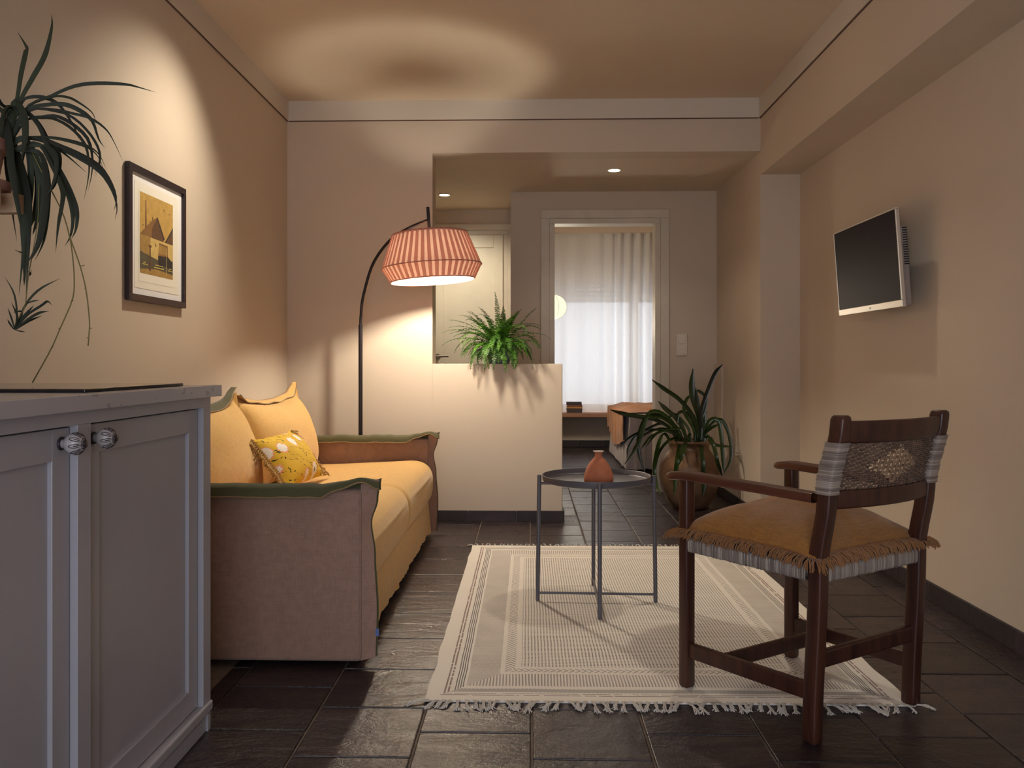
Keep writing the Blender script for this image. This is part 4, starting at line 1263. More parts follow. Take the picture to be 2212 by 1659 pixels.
SPIDER = [
    ([(-1.172, 1.900, 1.574), (-1.169, 1.914, 1.645), (-1.170, 1.935, 1.706), (-1.186, 1.959, 1.728), (-1.223, 1.986, 1.772)], 0.0063),
    ([(-1.165, 1.900, 1.572), (-1.142, 1.912, 1.633), (-1.122, 1.929, 1.693), (-1.118, 1.949, 1.765), (-1.131, 1.971, 1.807)], 0.0063),
    ([(-1.151, 1.900, 1.559), (-1.098, 1.910, 1.592), (-1.051, 1.924, 1.619), (-1.006, 1.940, 1.631), (-0.949, 1.958, 1.634), (-0.925, 1.977, 1.633), (-0.892, 1.998, 1.627)], 0.0042),
    ([(-1.162, 1.900, 1.568), (-1.143, 1.904, 1.588), (-1.109, 1.910, 1.588), (-1.080, 1.918, 1.571), (-1.052, 1.926, 1.525), (-1.044, 1.934, 1.495)], 0.0042),
    ([(-1.151, 1.900, 1.562), (-1.087, 1.892, 1.584), (-1.043, 1.880, 1.580), (-1.007, 1.865, 1.562), (-0.969, 1.850, 1.534), (-0.952, 1.833, 1.501)], 0.0027),
    ([(-1.148, 1.900, 1.555), (-1.107, 1.907, 1.571), (-1.069, 1.917, 1.575), (-1.038, 1.929, 1.563), (-1.018, 1.943, 1.543), (-1.011, 1.957, 1.506), (-1.004, 1.972, 1.488)], 0.0052),
    ([(-1.148, 1.900, 1.552), (-1.097, 1.909, 1.562), (-1.051, 1.922, 1.555), (-1.021, 1.938, 1.549), (-0.997, 1.955, 1.532), (-0.986, 1.973, 1.510), (-0.968, 1.993, 1.456)], 0.0031),
    ([(-1.151, 1.900, 1.532), (-1.112, 1.906, 1.544), (-1.085, 1.916, 1.547), (-1.053, 1.927, 1.530), (-1.027, 1.939, 1.501), (-1.023, 1.952, 1.461), (-1.032, 1.966, 1.426), (-1.049, 1.981, 1.388)], 0.0042),
    ([(-1.146, 1.900, 1.553), (-1.082, 1.901, 1.555), (-1.040, 1.903, 1.539), (-1.004, 1.906, 1.503), (-0.985, 1.908, 1.466), (-0.987, 1.911, 1.435), (-1.000, 1.914, 1.409)], 0.0031),
    ([(-1.167, 1.900, 1.490), (-1.132, 1.904, 1.497), (-1.087, 1.910, 1.496), (-1.042, 1.917, 1.488), (-1.014, 1.925, 1.478), (-0.997, 1.934, 1.462), (-0.984, 1.943, 1.428)], 0.0031),
    ([(-1.169, 1.900, 1.492), (-1.111, 1.895, 1.490), (-1.064, 1.889, 1.472), (-1.012, 1.881, 1.449), (-0.965, 1.872, 1.421), (-0.934, 1.863, 1.382), (-0.917, 1.853, 1.344), (-0.918, 1.842, 1.315)], 0.0052),
    ([(-1.151, 1.900, 1.492), (-1.101, 1.916, 1.483), (-1.071, 1.939, 1.458), (-1.042, 1.966, 1.426)], 0.0031),
    ([(-1.156, 1.900, 1.550), (-1.120, 1.901, 1.524), (-1.099, 1.904, 1.482), (-1.079, 1.906, 1.461), (-1.078, 1.909, 1.424), (-1.090, 1.912, 1.388), (-1.104, 1.915, 1.371)], 0.0073),
    ([(-1.180, 1.900, 1.568), (-1.164, 1.895, 1.568), (-1.145, 1.887, 1.541), (-1.137, 1.878, 1.496), (-1.137, 1.868, 1.457), (-1.134, 1.857, 1.430)], 0.0084),
    ([(-1.208, 1.900, 1.526), (-1.188, 1.889, 1.523), (-1.170, 1.873, 1.474), (-1.154, 1.855, 1.418), (-1.129, 1.835, 1.341), (-1.101, 1.813, 1.261)], 0.0089),
    ([(-1.184, 1.900, 1.492), (-1.166, 1.912, 1.426), (-1.163, 1.929, 1.360), (-1.177, 1.949, 1.266), (-1.200, 1.971, 1.162)], 0.0094),
    ([(-1.159, 1.900, 1.492), (-1.140, 1.916, 1.458), (-1.142, 1.940, 1.399), (-1.170, 1.967, 1.329), (-1.203, 1.998, 1.295)], 0.0099),
    ([(-1.119, 1.900, 1.460), (-1.094, 1.886, 1.404), (-1.084, 1.867, 1.326), (-1.082, 1.843, 1.250), (-1.092, 1.818, 1.198)], 0.0073),
    ([(-1.124, 1.900, 1.481), (-1.096, 1.907, 1.440), (-1.077, 1.918, 1.389), (-1.081, 1.931, 1.360), (-1.100, 1.945, 1.308), (-1.115, 1.960, 1.254)], 0.0063),
    ([(-1.108, 1.900, 1.475), (-1.069, 1.898, 1.417), (-1.041, 1.895, 1.363), (-1.026, 1.891, 1.320), (-1.027, 1.887, 1.282), (-1.035, 1.882, 1.259)], 0.0063),
    ([(-1.163, 1.900, 1.539), (-1.174, 1.883, 1.559), (-1.173, 1.859, 1.533), (-1.162, 1.830, 1.473)], 0.0052),
    ([(-1.182, 1.900, 1.555), (-1.191, 1.890, 1.544), (-1.193, 1.876, 1.506), (-1.195, 1.859, 1.450)], 0.0042),
    ([(-1.178, 1.900, 1.460), (-1.170, 1.909, 1.366), (-1.168, 1.922, 1.262), (-1.175, 1.937, 1.188), (-1.186, 1.954, 1.160)], 0.0063),
    ([(-1.146, 1.900, 1.492), (-1.142, 1.912, 1.410), (-1.162, 1.930, 1.317), (-1.185, 1.951, 1.244), (-1.224, 1.975, 1.248)], 0.0052),
    ([(-1.189, 1.900, 1.550), (-1.192, 1.878, 1.565), (-1.189, 1.846, 1.575), (-1.193, 1.809, 1.538)], 0.0052),
    ([(-1.199, 1.900, 1.545), (-1.230, 1.905, 1.563), (-1.273, 1.914, 1.539), (-1.312, 1.923, 1.467)], 0.0063),
    ([(-1.210, 1.900, 1.534), (-1.228, 1.878, 1.518), (-1.239, 1.846, 1.447), (-1.224, 1.809, 1.347)], 0.0063),
    ([(-1.162, 1.900, 1.532), (-1.148, 1.907, 1.462), (-1.150, 1.918, 1.389), (-1.166, 1.930, 1.285), (-1.186, 1.944, 1.222)], 0.0063),
    ([(-1.156, 1.900, 1.550), (-1.118, 1.897, 1.521), (-1.096, 1.892, 1.475), (-1.073, 1.886, 1.451), (-1.068, 1.880, 1.411), (-1.076, 1.873, 1.372), (-1.085, 1.866, 1.352)], 0.0059),
    ([(-1.180, 1.900, 1.568), (-1.173, 1.909, 1.571), (-1.166, 1.923, 1.547), (-1.172, 1.939, 1.506), (-1.189, 1.957, 1.470), (-1.205, 1.976, 1.447)], 0.0060),
    ([(-1.208, 1.900, 1.526), (-1.206, 1.912, 1.526), (-1.212, 1.929, 1.482), (-1.223, 1.949, 1.429), (-1.228, 1.972, 1.353), (-1.230, 1.996, 1.270)], 0.0069),
    ([(-1.184, 1.900, 1.492), (-1.161, 1.900, 1.417), (-1.151, 1.900, 1.342), (-1.156, 1.901, 1.241), (-1.167, 1.901, 1.133)], 0.0079),
    ([(-1.159, 1.900, 1.492), (-1.138, 1.916, 1.457), (-1.138, 1.940, 1.396), (-1.163, 1.969, 1.323), (-1.193, 2.000, 1.287)], 0.0088),
    ([(-1.119, 1.900, 1.460), (-1.101, 1.894, 1.402), (-1.101, 1.885, 1.323), (-1.109, 1.874, 1.245), (-1.131, 1.862, 1.191)], 0.0070),
    ([(-1.124, 1.900, 1.481), (-1.086, 1.890, 1.433), (-1.052, 1.874, 1.374), (-1.040, 1.856, 1.336), (-1.039, 1.837, 1.278), (-1.033, 1.815, 1.219)], 0.0056),
    ([(-1.108, 1.900, 1.475), (-1.075, 1.902, 1.414), (-1.053, 1.906, 1.359), (-1.046, 1.910, 1.314), (-1.054, 1.915, 1.274), (-1.071, 1.920, 1.248)], 0.0055),
    ([(-1.163, 1.900, 1.539), (-1.173, 1.878, 1.559), (-1.169, 1.845, 1.532), (-1.154, 1.806, 1.472)], 0.0050),
    ([(-1.208, 1.900, 1.526), (-1.191, 1.893, 1.521), (-1.176, 1.882, 1.470), (-1.164, 1.869, 1.412), (-1.143, 1.855, 1.333), (-1.119, 1.839, 1.251)], 0.0086),
    ([(-1.184, 1.900, 1.492), (-1.155, 1.897, 1.417), (-1.138, 1.893, 1.342), (-1.136, 1.887, 1.241), (-1.139, 1.882, 1.133)], 0.0077),
    ([(-1.159, 1.900, 1.492), (-1.131, 1.904, 1.454), (-1.120, 1.909, 1.389), (-1.132, 1.915, 1.314), (-1.148, 1.922, 1.276)], 0.0097),
    ([(-1.119, 1.900, 1.460), (-1.092, 1.889, 1.405), (-1.082, 1.872, 1.329), (-1.080, 1.853, 1.254), (-1.089, 1.831, 1.203)], 0.0054),
    ([(-1.151, 1.900, 1.532), (-1.105, 1.893, 1.537), (-1.069, 1.882, 1.530), (-1.026, 1.870, 1.505), (-0.989, 1.856, 1.466), (-0.972, 1.841, 1.418), (-0.967, 1.825, 1.376), (-0.967, 1.808, 1.331)], 0.0035),
    ([(-1.146, 1.900, 1.553), (-1.085, 1.907, 1.556), (-1.047, 1.918, 1.543), (-1.015, 1.930, 1.508), (-1.001, 1.943, 1.473), (-1.009, 1.958, 1.444), (-1.028, 1.974, 1.420)], 0.0027),
    ([(-1.167, 1.900, 1.490), (-1.128, 1.896, 1.494), (-1.078, 1.891, 1.490), (-1.027, 1.885, 1.477), (-0.992, 1.878, 1.463), (-0.968, 1.871, 1.443), (-0.948, 1.863, 1.406)], 0.0027),
    ([(-1.169, 1.900, 1.492), (-1.118, 1.907, 1.490), (-1.080, 1.918, 1.474), (-1.038, 1.930, 1.452), (-1.001, 1.944, 1.426), (-0.981, 1.959, 1.388), (-0.976, 1.975, 1.349), (-0.990, 1.992, 1.321)], 0.0047),
]
RUNNERS = [
    ([(-1.135, 1.900, 1.460), (-1.119, 1.900, 1.428), (-1.092, 1.900, 1.375), (-1.065, 1.900, 1.322), (-1.049, 1.900, 1.269), (-1.041, 1.900, 1.216), (-1.038, 1.900, 1.163), (-1.043, 1.900, 1.121), (-1.071, 1.900, 1.057), (-1.092, 1.900, 1.010), (-1.135, 1.900, 0.934)], 0.0014),
    ([(-1.051, 1.900, 1.274), (-1.026, 1.900, 1.205), (-1.011, 1.900, 1.147), (-1.003, 1.900, 1.078), (-1.004, 1.900, 1.041), (-1.006, 1.900, 1.018)], 0.0014),
    ([(-1.120, 1.900, 1.386), (-1.122, 1.900, 1.311), (-1.133, 1.900, 1.237), (-1.144, 1.900, 1.179), (-1.149, 1.900, 1.131), (-1.153, 1.900, 1.107), (-1.172, 1.900, 1.068)], 0.0011),
    ([(-1.023, 1.900, 1.201), (-1.017, 1.900, 1.201), (-1.014, 1.900, 1.203)], 0.0009),
    ([(-1.003, 1.900, 1.059), (-0.997, 1.900, 1.058)], 0.0011),
    ([(-1.004, 1.900, 1.037), (-1.009, 1.900, 1.036)], 0.0009),
    ([(-1.011, 1.900, 1.154), (-1.013, 1.900, 1.148)], 0.0015),
    ([(-1.043, 1.900, 1.123), (-1.041, 1.900, 1.121)], 0.0019),
    ([(-1.071, 1.900, 1.059), (-1.073, 1.900, 1.055)], 0.0019),
    ([(-1.089, 1.900, 1.017), (-1.089, 1.900, 1.013)], 0.0019),
]
PLANTLET = [
    ([(-1.176, 1.900, 1.056), (-1.170, 1.899, 1.089), (-1.176, 1.898, 1.137), (-1.198, 1.896, 1.178)], 0.0023),
    ([(-1.174, 1.900, 1.057), (-1.153, 1.903, 1.111), (-1.123, 1.908, 1.148), (-1.077, 1.913, 1.174)], 0.0027),
    ([(-1.174, 1.900, 1.056), (-1.144, 1.897, 1.089), (-1.110, 1.894, 1.110), (-1.093, 1.889, 1.119), (-1.080, 1.884, 1.109)], 0.0029),
    ([(-1.174, 1.900, 1.056), (-1.144, 1.897, 1.078), (-1.115, 1.893, 1.093), (-1.089, 1.888, 1.097)], 0.0031),
    ([(-1.174, 1.900, 1.055), (-1.153, 1.912, 1.074), (-1.129, 1.929, 1.089)], 0.0025),
    ([(-1.176, 1.900, 1.056), (-1.183, 1.901, 1.079), (-1.193, 1.901, 1.106)], 0.0023),
    ([(-1.177, 1.900, 1.055), (-1.187, 1.901, 1.068), (-1.195, 1.903, 1.079)], 0.0023),
    ([(-1.177, 1.900, 1.058), (-1.162, 1.888, 1.083), (-1.166, 1.871, 1.117)], 0.0027),
    ([(-1.175, 1.900, 1.055), (-1.161, 1.899, 1.078), (-1.142, 1.897, 1.097), (-1.128, 1.895, 1.111)], 0.0029),
    ([(-1.152, 1.900, 1.113), (-1.136, 1.902, 1.120), (-1.121, 1.905, 1.123)], 0.0017),
    ([(-1.175, 1.900, 1.054), (-1.155, 1.888, 1.051), (-1.133, 1.871, 1.049)], 0.0013),
    ([(-1.175, 1.900, 1.059), (-1.160, 1.903, 1.095), (-1.184, 1.907, 1.095)], 0.0021),
    ([(-1.146, 1.900, 1.189), (-1.140, 1.902, 1.185), (-1.144, 1.905, 1.181), (-1.141, 1.908, 1.194)], 0.0021),
]
CRINUM = [
    ([(1.141, 5.720, 0.474), (1.115, 5.697, 0.600), (1.017, 5.674, 0.726), (0.906, 5.651, 0.804), (0.819, 5.628, 0.866)], 0.0173),
    ([(1.057, 5.720, 0.489), (1.000, 5.716, 0.599), (0.931, 5.712, 0.661), (0.874, 5.708, 0.718)], 0.0189),
    ([(0.979, 5.720, 0.504), (0.869, 5.711, 0.589), (0.743, 5.703, 0.615), (0.633, 5.694, 0.637), (0.548, 5.685, 0.662)], 0.0173),
    ([(1.156, 5.720, 0.474), (1.150, 5.719, 0.614), (1.109, 5.718, 0.739), (1.100, 5.716, 0.833), (1.109, 5.715, 0.939)], 0.0251),
    ([(1.166, 5.720, 0.489), (1.160, 5.707, 0.646), (1.207, 5.695, 0.803), (1.251, 5.682, 0.912), (1.297, 5.669, 0.968)], 0.0173),
    ([(0.995, 5.720, 0.489), (0.901, 5.720, 0.567), (0.792, 5.719, 0.526), (0.683, 5.719, 0.473), (0.626, 5.719, 0.407)], 0.0110),
    ([(1.010, 5.720, 0.473), (0.870, 5.721, 0.526), (0.745, 5.722, 0.504), (0.677, 5.722, 0.410), (0.664, 5.723, 0.331)], 0.0094),
    ([(0.995, 5.720, 0.536), (0.898, 5.701, 0.640), (0.808, 5.681, 0.644), (0.768, 5.662, 0.540), (0.729, 5.642, 0.433), (0.637, 5.623, 0.302)], 0.0157),
    ([(0.932, 5.720, 0.489), (0.862, 5.550, 0.479), (0.844, 5.674, 0.306), (0.847, 5.651, 0.185), (0.858, 5.505, 0.122)], 0.0157),
    ([(1.010, 5.720, 0.464), (0.905, 5.550, 0.458), (0.869, 5.716, 0.348), (0.844, 5.715, 0.192)], 0.0126),
    ([(1.032, 5.720, 0.473), (0.969, 5.505, 0.372), (0.957, 5.505, 0.266), (0.945, 5.505, 0.110)], 0.0189),
    ([(1.082, 5.720, 0.489), (1.005, 5.505, 0.417), (0.972, 5.505, 0.309)], 0.0220),
    ([(1.144, 5.720, 0.474), (1.125, 5.505, 0.372), (1.137, 5.505, 0.207), (1.131, 5.505, 0.111)], 0.0189),
    ([(1.187, 5.720, 0.474), (1.206, 5.550, 0.443), (1.227, 5.505, 0.327), (1.305, 5.703, 0.204)], 0.0157),
    ([(1.187, 5.720, 0.489), (1.241, 5.709, 0.578), (1.300, 5.698, 0.591), (1.347, 5.687, 0.477), (1.351, 5.676, 0.338), (1.302, 5.665, 0.234)], 0.0141),
    ([(1.206, 5.720, 0.489), (1.221, 5.550, 0.443), (1.362, 5.671, 0.416)], 0.0126),
    ([(1.119, 5.720, 0.505), (1.047, 5.701, 0.646), (1.056, 5.683, 0.725), (1.090, 5.664, 0.773)], 0.0141),
    ([(1.026, 5.720, 0.505), (0.931, 5.712, 0.599), (0.852, 5.704, 0.630), (0.779, 5.696, 0.600), (0.735, 5.688, 0.460), (0.749, 5.680, 0.336), (0.782, 5.672, 0.238)], 0.0141),
    ([(1.166, 5.720, 0.474), (1.155, 5.714, 0.615), (1.135, 5.709, 0.709), (1.125, 5.703, 0.809)], 0.0189),
    ([(1.175, 5.720, 0.474), (1.222, 5.691, 0.538), (1.271, 5.662, 0.569)], 0.0126),
    ([(1.194, 5.720, 0.489), (1.210, 5.711, 0.584), (1.264, 5.701, 0.600), (1.287, 5.692, 0.523), (1.303, 5.682, 0.307), (1.307, 5.673, 0.246)], 0.0157),
    ([(1.088, 5.720, 0.505), (1.026, 5.723, 0.598), (0.980, 5.725, 0.629), (0.921, 5.728, 0.582)], 0.0126),
    ([(1.057, 5.720, 0.505), (0.975, 5.696, 0.538), (0.832, 5.672, 0.493), (0.782, 5.648, 0.448), (0.748, 5.624, 0.404)], 0.0094),
    ([(1.135, 5.720, 0.489), (1.093, 5.713, 0.615), (1.017, 5.706, 0.646), (0.997, 5.700, 0.553)], 0.0141),
    ([(1.119, 5.720, 0.473), (1.181, 5.721, 0.645), (1.197, 5.721, 0.739), (1.151, 5.722, 0.786), (1.126, 5.723, 0.783)], 0.0126),
    ([(0.979, 5.720, 0.489), (0.899, 5.706, 0.537), (0.772, 5.692, 0.491), (0.715, 5.678, 0.414), (0.682, 5.663, 0.353)], 0.0094),
    ([(1.010, 5.720, 0.495), (0.913, 5.697, 0.600), (0.801, 5.674, 0.617), (0.613, 5.651, 0.639)], 0.0126),
    ([(1.181, 5.720, 0.474), (1.186, 5.726, 0.614), (1.178, 5.733, 0.676)], 0.0189),
    ([(1.026, 5.720, 0.473), (0.960, 5.698, 0.522), (0.863, 5.676, 0.508), (0.783, 5.653, 0.417)], 0.0110),
]

# ================================================================== SPIDER PLANT ON ITS WALL SHELF
M['shelf_wood'] = wood('pale_shelf_wood', srgb(150, 118, 92), srgb(190, 158, 128), 0.6, 8, 'x')
shf = tag(empty('wall_shelf', (-1.50, 1.80, 1.34)), 'small slatted wooden wall shelf under the spider plant', 'shelf')
for yy in (1.885, 1.800, 1.715):
    MB().rbox(0.018, 0.347, yy - 1.80 - 0.015, yy - 1.80 + 0.015, -0.022, 0.022, 0.002).build('slat', M['shelf_wood'], shf)
MB().rbox(0.001, 0.018, -0.11, 0.11, -0.022, 0.022, 0.002).build('wall_cleat', M['shelf_wood'], shf)
SPC = Vector((-1.262, 1.862, 1.3622))
spi = tag(empty('spider_plant', SPC), 'trailing spider plant in a terracotta pot on the wall shelf', 'plant')
M['pot_pink'] = plain('dull_terracotta', srgb(150, 108, 94), 0.8, var=0.08)
MB().lathe([(0.0, 0.0), (0.078, 0.0), (0.086, 0.006), (0.090, 0.026), (0.086, 0.027), (0.080, 0.012), (0.0, 0.010)], 36).build('saucer', M['pot_pink'], spi, smooth=True, angle=40)
MB().lathe([(0.0, 0.012), (0.058, 0.012), (0.074, 0.095), (0.081, 0.096), (0.082, 0.122), (0.076, 0.122), (0.070, 0.10), (0.0, 0.10)], 36).build('pot', M['pot_pink'], spi, smooth=True, angle=40)
MB().lathe([(0.0, 0.106), (0.071, 0.101)], 24).build('soil', M['soil'], spi)
def leafmat(name, c1, c2, rough=0.42, tr=0.18):
    t = NT(name)
    info = t.n('ShaderNodeObjectInfo')
    cc = t.mix(info.outputs['Random'], c1, c2)
    cc = t.mix(t.math('MULTIPLY', t.noise(1, 3, 0.6, t.mapping(t.obj(), (30, 30, 30))), 0.5), cc, tuple(x * 0.6 for x in c1[:3]) + (1,))
    t.base(cc); t.set(Roughness=rough)
    tl = t.n('ShaderNodeBsdfTranslucent'); t.l(cc, tl.inputs['Color'])
    mx = t.n('ShaderNodeMixShader'); mx.inputs[0].default_value = tr
    t.l(t.bsdf.outputs[0], mx.inputs[1]); t.l(tl.outputs[0], mx.inputs[2]); t.l(mx.outputs[0], t.out.inputs['Surface'])
    return t.mat
M['spider'] = leafmat('spider_leaf', srgb(34, 36, 28), srgb(48, 58, 36), 0.7, 0.1)
M['runner'] = plain('runner_stem', srgb(110, 100, 54), 0.6)
crown = Vector((-1.20, 1.872, 1.462))
for P, w in SPIDER:
    pts = [Vector(p) for p in P]
    p0 = pts[0]
    start = crown.lerp(Vector((p0.x, p0.y, crown.z)), 0.35)
    path = ([start] if (p0 - start).length > 0.02 else []) + pts
    rel(MB().leaf(path, w, fold=0.22, n=22, prof=lambda u: (0.5 + min(1, u * 2.2) * 0.5) * min(1.0, (1 - u) * 2.6) + 0.02), SPC).build('leaf', M['spider'], spi, smooth=True)
for P, w in RUNNERS:
    P = [Vector(p) for p in P]
    rel(MB().tube(spline(P, 26 if len(P) > 4 else 4), w, 6), SPC).build('runner', M['runner'], spi, smooth=True)
pl_root = empty('plantlet', Vector((-1.16, 1.90, 1.055)) - SPC, 0, spi)
for P, w in PLANTLET:
    rel(MB().leaf(P, w, fold=0.2, n=12), Vector((-1.16, 1.90, 1.055))).build('leaf', M['spider'], pl_root, smooth=True)

# ================================================================== BIG GLASS JAR WITH STRAP LEAVED PLANT
JC = Vector((1.085, 5.72, 0.0))
jar = tag(empty('strap_leaf_plant', JC), 'strap leaved plant in a brown glass jar beside the corridor pillar', 'plant')
t = NT('brown_glass')
o_ = t.obj()
nz = t.noise(6, 4, 0.6, o_)
bub = t.noise(70, 3, 0.7, o_)
t.base(t.ramp(nz, [(0.35, srgb(84, 58, 44)), (0.65, srgb(176, 144, 116))]))
t.set(Roughness=0.08, Specular_IOR_Level=0.9, Coat_Weight=0.6)
t.bump(t.math('ADD', bub, t.math('MULTIPLY', nz, 2.0)), 0.35, 0.01)
tp = t.n('ShaderNodeBsdfTransparent'); tp.inputs['Color'].default_value = (0.86, 0.72, 0.58, 1)
mx = t.n('ShaderNodeMixShader'); mx.inputs[0].default_value = 0.62
t.l(t.bsdf.outputs[0], mx.inputs[1]); t.l(tp.outputs[0], mx.inputs[2]); t.l(mx.outputs[0], t.out.inputs['Surface'])
M['jar'] = t.mat
jp = [(0.0, 0.002), (0.105, 0.002), (0.125, 0.010), (0.160, 0.060), (0.190, 0.140), (0.203, 0.215), (0.198, 0.280), (0.178, 0.335), (0.150, 0.375), (0.134, 0.395), (0.132, 0.415), (0.140, 0.430), (0.152, 0.438), (0.157, 0.447), (0.152, 0.456), (0.142, 0.457)]
inner = [(r - 0.006, z) for r, z in reversed(jp[1:-2])]
MB().lathe(jp + inner + [(0.0, 0.009)], 56).build('jar', M['jar'], jar, smooth=True)
MB().lathe([(0.0, 0.012), (0.095, 0.012), (0.14, 0.05), (0.168, 0.115), (0.172, 0.13), (0.0, 0.14)], 40).build('soil', M['soil'], jar, smooth=True)
M['crinum'] = leafmat('strap_leaf', srgb(30, 32, 20), srgb(62, 88, 32), 0.25, 0.10)
for P, w in CRINUM:
    pts = [Vector(p) for p in P]
    base = Vector((JC.x + (pts[0].x - JC.x) * 0.5, JC.y + (pts[0].y - JC.y) * 0.5, 0.30))
    rel(MB().leaf([base] + pts, w * 0.82, fold=0.35, n=22, prof=lambda u: min(1, 0.55 + u) * min(1.0, (1 - u) * 5.0 + 0.15)), JC).build('leaf', M['crinum'], jar, smooth=True)

# ================================================================== TELEVISION
M['tv_silver'] = plain('tv_silver', srgb(206, 194, 180), 0.32, 0.35, var=0.02)
M['tv_back'] = plain('tv_back_plastic', srgb(150, 140, 136), 0.45, 0.1)
M['tv_screen'] = plain('tv_screen', srgb(34, 26, 34), 0.42, var=0.02, Specular_IOR_Level=0.04)
TVH, TVW = 0.412, 0.708
tv = tag(empty('television', (1.540, 3.866, 1.210)), 'flat silver framed television on the right wall', 'television')
tv.rotation_euler = (0, R(-4.2), 0)
for a, b, c, d in ((-TVW / 2, TVW / 2, 0.0, 0.030), (-TVW / 2, TVW / 2, TVH - 0.007, TVH), (-TVW / 2, -TVW / 2 + 0.008, 0.03, TVH - 0.007), (TVW / 2 - 0.006, TVW / 2, 0.03, TVH - 0.007)):
    MB().rbox(0.0, 0.016, a, b, c, d, 0.002).build('bezel', M['tv_silver'], tv)
MB().box(0.003, 0.010, -TVW / 2 + 0.006, TVW / 2 - 0.005, 0.028, TVH - 0.005).build('screen', M['tv_screen'], tv)
hz = MB()
hz.add([(0.016, -TVW / 2 + 0.004, 0.004), (0.016, TVW / 2 - 0.004, 0.004), (0.016, TVW / 2 - 0.004, TVH - 0.004), (0.016, -TVW / 2 + 0.004, TVH - 0.004),
        (0.026, -TVW / 2 + 0.006, 0.006), (0.026, TVW / 2 - 0.006, 0.006), (0.026, TVW / 2 - 0.02, TVH - 0.015), (0.026, -TVW / 2 + 0.02, TVH - 0.015)],
       [(0, 1, 5, 4), (1, 2, 6, 5), (2, 3, 7, 6), (3, 0, 4, 7), (4, 5, 6, 7)])
hz.rbox(0.022, 0.052, -TVW / 2 + 0.020, TVW / 2 - 0.02, 0.006, TVH - 0.075, 0.008)
hs = hz.build('housing', M['tv_back'], tv)
vm = MB()
for i in range(16):
    z = 0.175 + i * 0.010
    vm.box(0.030, 0.050, -TVW / 2 + 0.0185, -TVW / 2 + 0.0215, z, z + 0.005)
vm.build('vent_slots', M['black_metal'], hs)
lg = MB()
for i, (a, w) in enumerate(((0.0, 0.006), (0.009, 0.005), (0.017, 0.007))):
    lg.box(-0.0004, 0.0005, -0.040 + a, -0.040 + a + w, 0.011, 0.013)
    lg.box(-0.0004, 0.0005, -0.040 + a, -0.040 + a + 0.0018, 0.011, 0.019)
    lg.box(-0.0004, 0.0005, -0.040 + a, -0.040 + a + w, 0.0175, 0.019)
lg.build('maker_mark', M['black_metal'], tv)
MB().rbox(0.050, 0.112, -0.07, 0.07, 0.12, 0.30, 0.004).build('wall_bracket', M['black_metal'], tv)

# ================================================================== LIGHT SWITCH
sw = tag(empty('light_switch', (1.157, YF, 1.115)), 'double white light switch beside the door frame', 'switch')
MB().rbox(-0.040, 0.040, -0.010, -0.0005, -0.080, 0.080, 0.003).build('switch_plate', M['white_plastic'], sw)
for z in (-0.037, 0.037):
    o = MB().rbox(-0.027, 0.027, -0.0145, -0.009, z - 0.029, z + 0.029, 0.002).build('rocker', M['white_plastic'], sw)

# ================================================================== RECESSED DOWNLIGHTS
M['dl_ring'] = plain('downlight_ring', srgb(226, 214, 196), 0.5)
def downlight(x, y, z, watts, label, size=120, blend=0.55, rad=0.040, aim=None):
    r = tag(empty('recessed_downlight', (x, y, z)), label, 'ceiling light', 'recessed ceiling downlights')
    MB().lathe([(rad, -0.0005), (rad + 0.012, -0.0005), (rad + 0.011, -0.004), (rad + 0.001, -0.005)], 36, closed=True).build('trim_ring', M['dl_ring'], r, smooth=True, angle=40)
    MB().lathe([(0.0, -0.0024), (rad, -0.0024), (rad, -0.0008), (0.0, -0.0008)], 32).build('lens', M['led'], r)
    ld = bpy.data.lights.new('downlight_light', 'SPOT')
    ld.energy = watts; ld.color = WARM; ld.spot_size = R(size); ld.spot_blend = blend; ld.shadow_soft_size = 0.05
    o = bpy.data.objects.new('lens_light', ld)
    o.location = (0, 0, -0.012)
    if aim: o.rotation_euler = (Vector(aim) - Vector((x, y, z))).to_track_quat('-Z', 'Y').to_euler()
    link(o, r)
downlight(-0.80, 3.66, ZC, SPOT_W * 1.8, 'small round downlight in the ceiling near the framed print', size=90, blend=1.0, aim=(-1.50, 3.30, 1.22))
downlight(0.965, 3.715, ZC, SPOT_W * 0.78, 'small round downlight in the ceiling above the rug', size=94, blend=1.0, aim=(0.60, 3.3, 0.0))
downlight(-0.65, 6.49, ZH, SPOT_W * 1.1, 'small round downlight above the white nook door', size=110, blend=1.0, aim=(-0.5, 7.0, 1.1))
downlight(0.576, 5.687, ZH, SPOT_W * 0.16, 'small round downlight in the corridor soffit before the bedroom door')

